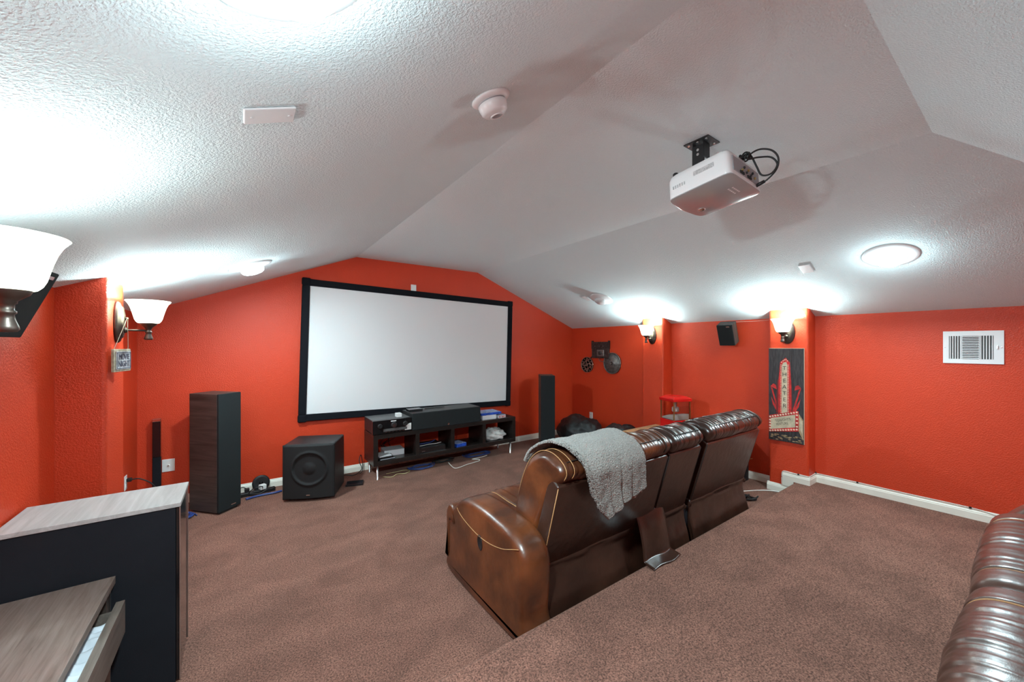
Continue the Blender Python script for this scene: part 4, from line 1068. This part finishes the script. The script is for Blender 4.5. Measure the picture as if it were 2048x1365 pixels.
def dot(u, v, rr):
    y, z_ = pp(u, v); m.lathe([(rr, 0.0), (rr, 0.0006)], 10, frame_m((PX - 0.020 - 0.0024, y, z_), (0, -1, 0), (0, 0, 1)))
for k in range(30): dot(0.365, 0.18 + 0.51 * k / 29, 0.0042); dot(0.572, 0.18 + 0.51 * k / 29, 0.0048)
for u, v in ((0.385, 0.150), (0.43, 0.135), (0.47, 0.125), (0.51, 0.122), (0.55, 0.135)): dot(u, v, 0.0048)
for k in range(11): dot(0.05 + 0.76 * k / 10, 0.750 - 0.080 * k / 10, 0.0088); dot(0.05 + 0.76 * k / 10, 0.902 - 0.052 * k / 10, 0.0088)
for k in range(4): dot(0.045, 0.785 + 0.03 * k, 0.0085); dot(0.815, 0.70 + 0.04 * k, 0.0088)
for k in range(12): dot(0.877, 0.70 + 0.014 * k, 0.003); dot(0.972, 0.76 + 0.016 * k, 0.003)
ob = m.build('printed_bulbs', 'poster_bulb', po); ob['kind'] = 'stuff'
m = MB(); rnd = random.Random(4)
for k in range(34):
    u = 0.05 + 0.92 * rnd.random(); v = 0.925 + 0.065 * rnd.random()
    if v < 0.90 + 0.03 * abs(u - .5): continue
    y, z_ = pp(u, v); m.lathe([(1.0, 0.0), (1.0, 0.0006)], 8, frame_m((PX - 0.020 - 0.0008, y, z_), (0, -1, 0), (0, 0, 1)), 0.013, 0.005)
ob = m.build('printed_light_spots', 'poster_amber', po); ob['kind'] = 'stuff'
for k, ch in enumerate('THEATER'):
    y, z_ = pp(0.467, 0.215 + 0.067 * k)
    text_mesh(ch, 0.056, 0.0003, frame_m((PX - 0.0222, y, z_), (0, -1, 0), (0, 0, 1)), 'lettering', 'ink', po)
y, z_ = pp(0.42, 0.775)
sl = (pp(0.77, 0.76)[1] - pp(0.07, 0.825)[1]) / 0.212
text_mesh("TONIGHT'S", 0.034, 0.0003, frame_m((PX - 0.0226, *pp(0.42, 0.770)), (0, -1, sl), (0, 0, 1)), 'lettering', 'ink', po, sx=0.72, spacing=1.1)
text_mesh("FEATURE", 0.034, 0.0003, frame_m((PX - 0.0226, *pp(0.40, 0.812)), (0, -1, sl), (0, 0, 1)), 'lettering', 'ink', po, sx=0.72, spacing=1.1)

# air vent
vy0, vy1, vz0, vz1 = 0.168, 0.472, 1.356, 1.612
vt = thing('air_vent', 'white metal air vent register on the red right wall', 'air vent', (XR, 0.32, 1.484))
iy0, iy1, iz0, iz1 = vy0 + 0.048, vy1 - 0.032, vz0 + 0.035, vz1 - 0.038
for a, b in [((vy0, vz0), (vy1, iz0)), ((vy0, iz1), (vy1, vz1)), ((vy0, iz0), (iy0, iz1)), ((iy1, iz0), (vy1, iz1))]:
    MB().bb((XR - 0.010, a[0], a[1]), (XR, b[0], b[1])).build('frame', 'fixture_white', vt)
MB().bb((XR - 0.0012, iy0, iz0), (XR - 0.0002, iy1, iz1)).build('duct_back', 'slot_dark', vt)
iw = iy1 - iy0
la, lb = iy1 - iw * 0.30, iy1 - iw * 0.69
for k in range(5): MB().box((XR - 0.007, iy1 - iw * 0.30 * (k + 0.6) / 5, (iz0 + iz1) / 2), (0.0105, 0.0052, iz1 - iz0), R(-20)).build('slat', 'fixture_white', vt)
for k in range(5): MB().box((XR - 0.007, lb - iw * 0.31 * (k + 0.5) / 5, (iz0 + iz1) / 2), (0.0105, 0.0052, iz1 - iz0), R(20)).build('slat', 'fixture_white', vt)
for k in range(14): MB().box((XR - 0.007, (la + lb) / 2, iz0 + (iz1 - iz0) * (k + 0.5) / 14), (0.0100, la - lb, 0.0050), m=Matrix.Rotation(R(20), 4, 'Y')).build('slat', 'fixture_white', vt)
for y in (la, lb): MB().bb((XR - 0.0102, y - 0.002, iz0), (XR - 0.001, y + 0.002, iz1)).build('divider', 'fixture_white', vt)
for y in (vy0 + 0.010, vy1 - 0.012): MB().lathe([(0.005, 0), (0.005, 0.0015), (0, 0.002)], 12, frame_m((XR - 0.010, y, 1.484), (0, -1, 0), (0, 0, 1))).build('screw', 'steel', vt)
MB().bb((XR - 0.020, vy0 + 0.028, 1.474), (XR - 0.010, vy0 + 0.034, 1.498)).build('damper_lever', 'steel', vt)

# white cable clipped along the baseboard
zt = PLAT_Z + 0.083 + 0.004
cbl = thing('wall_cable', 'white cable clipped along the top of the right baseboard', 'cable', (XR - 0.01, 0.8, zt))
xp = XR - dp - 0.008
MB().tube(smoothpts([(xp - .004, 1.54, 0.09), (xp - .004, 1.54, 0.17), (xp, 1.528, zt), (xp, 1.44, zt), (xp, 1.36, zt), (xp + 0.004, 1.315, zt), (xp + 0.06, 1.312, zt), (XR - 0.03, 1.312, zt), (XR - 0.008, 1.29, zt), (XR - 0.008, 1.0, zt + .001), (XR - 0.008, 0.7, zt - .001), (XR - 0.008, 0.33, zt), (XR - 0.012, 0.22, zt - 0.012), (XR - 0.016, 0.12, zt - 0.03)], 5), 0.0035, 6).build('cable', 'cable_white', cbl)
for y, x in ((1.40, xp), (1.0, XR - .008), (0.33, XR - .008)): MB().box((x, y, zt), (0.010, 0.014, 0.012)).build('clip', 'black_plastic', cbl)
MB().box((XR - 0.012, 1.312, zt + 0.004), (0.014, 0.010, 0.016)).build('clip', 'black_plastic', cbl)

# ================================================================== CEILING ITEMS
def ceil_item(name, label, cat, x, y, side):
    M = slope_frame(x, y, side); t = thing(name, label, cat, M.translation, M.to_euler()); PM[t.name] = M; return t
sd = ceil_item('smoke_detector', 'white round smoke detector on the left ceiling slope', 'smoke detector', 0.735, 1.165, -1)
MB().lathe([(0.070, 0.0), (0.072, 0.004), (0.066, 0.010), (0.056, 0.014), (0.0, 0.014)], 40).build('base_plate', 'fixture_white', sd, True, local=True)
MB().lathe([(0.050, 0.014), (0.050, 0.018), (0.0535, 0.021), (0.053, 0.030), (0.048, 0.048), (0.040, 0.056), (0.0, 0.058)], 40).build('body', 'fixture_white', sd, True, local=True)
MB().lathe([(0.0505, 0.015), (0.0508, 0.0205), (0.0, 0.0205)], 40).build('vent_gap', 'projector_grey', sd, True, local=True)
MB().lathe([(0.024, 0.056), (0.026, 0.0605), (0.022, 0.0615), (0.020, 0.058)], 24, Matrix.Translation((-0.012, 0.006, 0))).build('button_ring', 'fixture_white', sd, True, local=True)
MB().lathe([(0.020, 0.0582), (0.019, 0.0592), (0.0, 0.0592)], 24, Matrix.Translation((-0.012, 0.006, 0))).build('test_button', 'projector_grey', sd, True, local=True)
def plate(x, y, side, wx, wy, label):
    t = ceil_item('ceiling_plate', label, 'cover plate', x, y, side)
    MB().bb((-wx / 2, -wy / 2, 0), (wx / 2, wy / 2, 0.008)).build('cover', 'fixture_white', t, local=True, bevel=0.006, seg=1)
    return t
t = plate(0.060, 1.212, -1, 0.128, 0.078, 'white blank cover plate on the near left ceiling slope')
for x in (-0.046, 0.046): MB().lathe([(0.0035, 0.008), (0.0035, 0.0095), (0, 0.0098)], 10, Matrix.Translation((x, 0, 0))).build('screw', 'fixture_white', t, local=True)
plate(3.80, 1.137, 1, 0.13, 0.08, 'small white cover plate on the right ceiling slope left of the lit ceiling light')
plate(3.80, 3.585, 1, 0.13, 0.08, 'small white cover plate on the ceiling left of the unlit ceiling light')

# projector
mt = thing('projector_mount', 'black metal ceiling mount holding the projector', 'mount', (1.945, 1.03, ZC))
MB().bb((1.885, 0.965, ZC - 0.006), (2.005, 1.095, ZC)).build('ceiling_plate', 'black_plastic', mt, bevel=0.002)
for x in (1.905, 1.985):
    for y in (0.985, 1.03, 1.075): MB().lathe([(0.007, 0), (0.006, 0.004), (0, 0.005)], 10, Matrix.Translation((x, y, ZC - 0.006)) @ Matrix.Rotation(math.pi, 4, 'X')).build('bolt', 'chrome', mt)
for y in (1.005, 1.060): MB().bb((1.915, y - 0.003, ZC - 0.085), (1.975, y + 0.003, ZC - 0.006)).build('bracket', 'black_plastic', mt, bevel=0.002)
MB().bb((1.912, 1.003, ZC - 0.12), (1.916, 1.062, ZC - 0.02)).build('bracket', 'black_plastic', mt)
MB().lathe([(0.016, 0), (0.016, 0.10)], 16, Matrix.Translation((1.945, 1.032, ZC - 0.125))).build('pole', 'black_plastic', mt)
for z_ in (ZC - 0.045, ZC - 0.068): MB().lathe([(0.008, 0), (0.007, 0.005), (0, 0.006)], 10, Matrix.Translation((1.912, 1.03, z_)) @ Matrix.Rotation(R(-90), 4, 'Y')).build('bolt', 'chrome', mt)
pj = thing('projector', 'white ceiling mounted video projector tilted toward the screen', 'projector', (1.978, 0.984, 2.322), (R(-6.6), R(3.6), R(-0.3)))
# local +y towards the screen, bottom (local -z) is the glossy lid
def superbox(hx, hy, z0, z1, ntap, rings=None):
    m = MB(); n = 64
    rings = rings or [(0.985, z0), (1.0, z0 + 0.004), (1.0, z0 + 0.026), (0.995, z1 - 0.030), (0.965, z1 - 0.010), (0.92, z1)]
    vs = []; fs = []
    for s, z_ in rings:
        for k in range(n):
            a = 2 * math.pi * k / n; c, s_ = math.cos(a), math.sin(a)
            ex = 2 / ntap
            x = math.copysign(abs(c) ** ex, c) * hx; y = math.copysign(abs(s_) ** ex, s_) * hy
            if y > 0: y += 0.022 * (1 - (x / hx) ** 2)
            vs.append((x * s, y * s, z_))
    for i in range(len(rings) - 1):
        for k in range(n): fs.append((i * n + k, i * n + (k + 1) % n, (i + 1) * n + (k + 1) % n, (i + 1) * n + k))
    fs.append(tuple(range(n))); fs.append(tuple(range((len(rings) - 1) * n, len(rings) * n)))
    return m.add(vs, fs)
body = superbox(0.166, 0.155, -0.058, 0.066, 12).build('body', 'projector_white', pj, True, local=True)
body.data.set_sharp_from_angle(angle=R(50))
superbox(0.1655, 0.1545, -0.0605, -0.056, 12, [(0.980, -0.0610), (0.993, -0.0600), (0.997, -0.0565)]).build('glossy_lid', 'projector_top', pj, True, local=True).data.set_sharp_from_angle(angle=R(50))
MB().bb((-0.135, -0.1575, -0.038), (0.135, -0.150, 0.036)).build('connector_panel', 'projector_grey', pj, local=True, bevel=0.004)
for k in range(7): MB().lathe([(0.006, 0), (0.006, 0.006), (0.003, 0.006)], 12, Matrix.Translation((-0.05 + 0.022 * k, -0.1575, -0.012 + 0.018 * (k % 2))) @ Matrix.Rotation(R(90), 4, 'X')).build('jack', 'black_plastic' if k % 3 else 'brass', pj, local=True)
for k in range(2): MB().bb((-0.075 + 0.075 * k, -0.1615, -0.034), (-0.035 + 0.075 * k, -0.1575, -0.022)).build('port', 'slot_dark', pj, local=True)
MB().bb((-0.1672, -0.085, 0.004), (-0.165, 0.015, 0.026)).build('rating_label', 'label_grey', pj, local=True)
for k in range(6): MB().bb((-0.1675, 0.060 + 0.012 * k, -0.016), (-0.165, 0.066 + 0.012 * k, 0.0)).build('vent_slot', 'label_grey', pj, local=True)
for k in range(5):
    for j in range(2): MB().bb((-0.02 + 0.016 * k, -0.10 + 0.02 * j, -0.0618), (-0.010 + 0.016 * k, -0.092 + 0.02 * j, -0.0604)).build('button', 'projector_white', pj, local=True, bevel=0.001)
MB().lathe([(0.016, 0), (0.018, 0.003), (0.014, 0.005), (0.012, 0.002)], 24, Matrix.Translation((0.075, 0.108, -0.0604)) @ Matrix.Rotation(math.pi, 4, 'X')).build('zoom_ring', 'chrome', pj, True, local=True)
MB().lathe([(0.040, 0), (0.040, 0.018), (0.033, 0.022), (0.030, 0.010), (0, 0.006)], 28, Matrix.Translation((0.075, 0.170, 0.0)) @ Matrix.Rotation(R(-90), 4, 'X')).build('lens', 'black_gloss', pj, True, local=True)
for x, y in ((-0.14, 0.12), (0.14, 0.12), (0.0, -0.13)): MB().lathe([(0.014, 0), (0.014, 0.012), (0.011, 0.016), (0, 0.016)], 16, Matrix.Translation((x, y, 0.064))).build('foot', 'black_plastic', pj, local=True)
MB().lathe([(0.030, 0), (0.030, 0.020), (0.018, 0.024), (0.018, 0.034)], 16, Matrix.Translation((-0.035, 0.045, 0.064))).build('mount_socket', 'black_plastic', pj, local=True)
# coiled power cord behind the projector
cord = [(0.105, -0.158, -0.040), (0.110, -0.20, -0.030), (0.105, -0.245, 0.0), (0.09, -0.262, 0.045), (0.07, -0.245, 0.085), (0.05, -0.205, 0.105), (0.035, -0.17, 0.095), (0.03, -0.165, 0.07), (0.06, -0.19, 0.075), (0.085, -0.235, 0.060), (0.10, -0.252, 0.020), (0.095, -0.225, -0.015), (0.08, -0.19, -0.010), (0.065, -0.178, 0.035), (0.045, -0.168, 0.085), (0.03, -0.155, 0.11), (0.02, -0.14, 0.10), (0.03, -0.135, 0.075)]
MB().tube(smoothpts(cord, 6), 0.0042, 8).build('coiled_cord', 'cable_black', pj, True, local=True)
MB().tube(smoothpts([(0.02 + 0.016 * math.cos(a * 1.3), -0.15 + 0.02 * math.sin(a), 0.082 + 0.014 * math.cos(a * 1.7)) for a in [k * 0.9 for k in range(24)]], 4), 0.004, 6).build('cord_bundle', 'cable_black', pj, True, local=True)
MB().tube([(0.105, -0.150, -0.041), (0.110, -0.190, -0.033)], 0.009, 10).build('cord_plug', 'black_plastic', pj, True, local=True)

# ================================================================== NEAR LEFT FURNITURE
cb = thing('side_cabinet', 'black cabinet with a grey wood grain top against the left wall', 'cabinet', (-0.49, 2.385, 0))
MB().bb((-0.752, 2.232, 0.0), (-0.240, 2.538, 0.782)).build('body', 'black_matte', cb, bevel=0.002)
MB().bb((-0.755, 2.226, 0.7825), (-0.222, 2.545, 0.800)).build('top_board', 'cabinet_top', cb, bevel=0.001)
dd = MB().bb((-0.2398, 2.236, 0.01), (-0.228, 2.536, 0.779)).build('door', 'black_gloss', cb, bevel=0.003)
for y in (2.233, 2.531): MB().bb((-0.2278, y, 0.012), (-0.2235, y + 0.008, 0.777)).build('edge_trim', 'steel', dd, bevel=0.001)

nt_ = thing('side_table', 'grey brown wood side table with an open drawer at the lower left', 'table', (-0.59, 1.86, 0))
tz = 0.55
MB().bb((-0.765, 1.578, tz - 0.030), (-0.424, 2.217, tz)).build('table_top', 'table_grey', nt_, bevel=0.001)
woodgrain('table_dark', (0.030, 0.021, 0.018), (0.075, 0.055, 0.046), 0.35, 1, 22.0)
for y in (1.588, 2.185): MB().bb((-0.745, y, tz - 0.18), (-0.445, y + 0.018, tz - 0.030)).build('side_panel', 'table_dark', nt_)
MB().bb((-0.765, 1.588, tz - 0.18), (-0.745, 2.203, tz - 0.030)).build('back_panel', 'table_dark', nt_)
MB().bb((-0.745, 1.588, tz - 0.20), (-0.445, 2.203, tz - 0.18)).build('bottom_panel', 'table_dark', nt_)
for x in (-0.755, -0.443):
    for y in (1.584, 2.206): MB().box((x, y, (tz - 0.03) / 2), (0.014, 0.010, tz - 0.031)).build('leg', 'steel', nt_)
# drawer pulled out
woodgrain('table_drawer', (0.10, 0.075, 0.060), (0.21, 0.165, 0.140), 0.32, 1, 22.0)
dr = MB().bb((-0.404, 1.60, tz - 0.19), (-0.378, 2.118, tz - 0.062)).build('drawer_front', 'table_drawer', nt_, bevel=0.001)
MB().bb((-0.72, 1.615, tz - 0.176), (-0.404, 2.10, tz - 0.170)).build('drawer_bottom', 'table_dark', dr)
for y in (1.615, 2.088): MB().bb((-0.72, y, tz - 0.170), (-0.404, y + 0.012, tz - 0.085)).build('drawer_side', 'table_drawer', dr)
def cl(u, v):
    y = lerp(1.645, 2.075, u); x = lerp(-0.60, -0.409, v)
    f = abs(math.sin(u * 24 + 2.2 * noise.noise(Vector((x * 9, y * 9, 1))))) ** 0.7
    return (x, y, tz - 0.150 + 0.050 * f + 0.014 * noise.noise(Vector((x * 22, y * 22, 4))))
tag(MB().grid(cl, 110, 26).build('crumpled_cloth', 'paper_white', origin=(-0.5, 1.86, tz - 0.165), smooth=True, solid=0.003), 'crumpled white cloth in the open drawer of the side table', 'cloth')
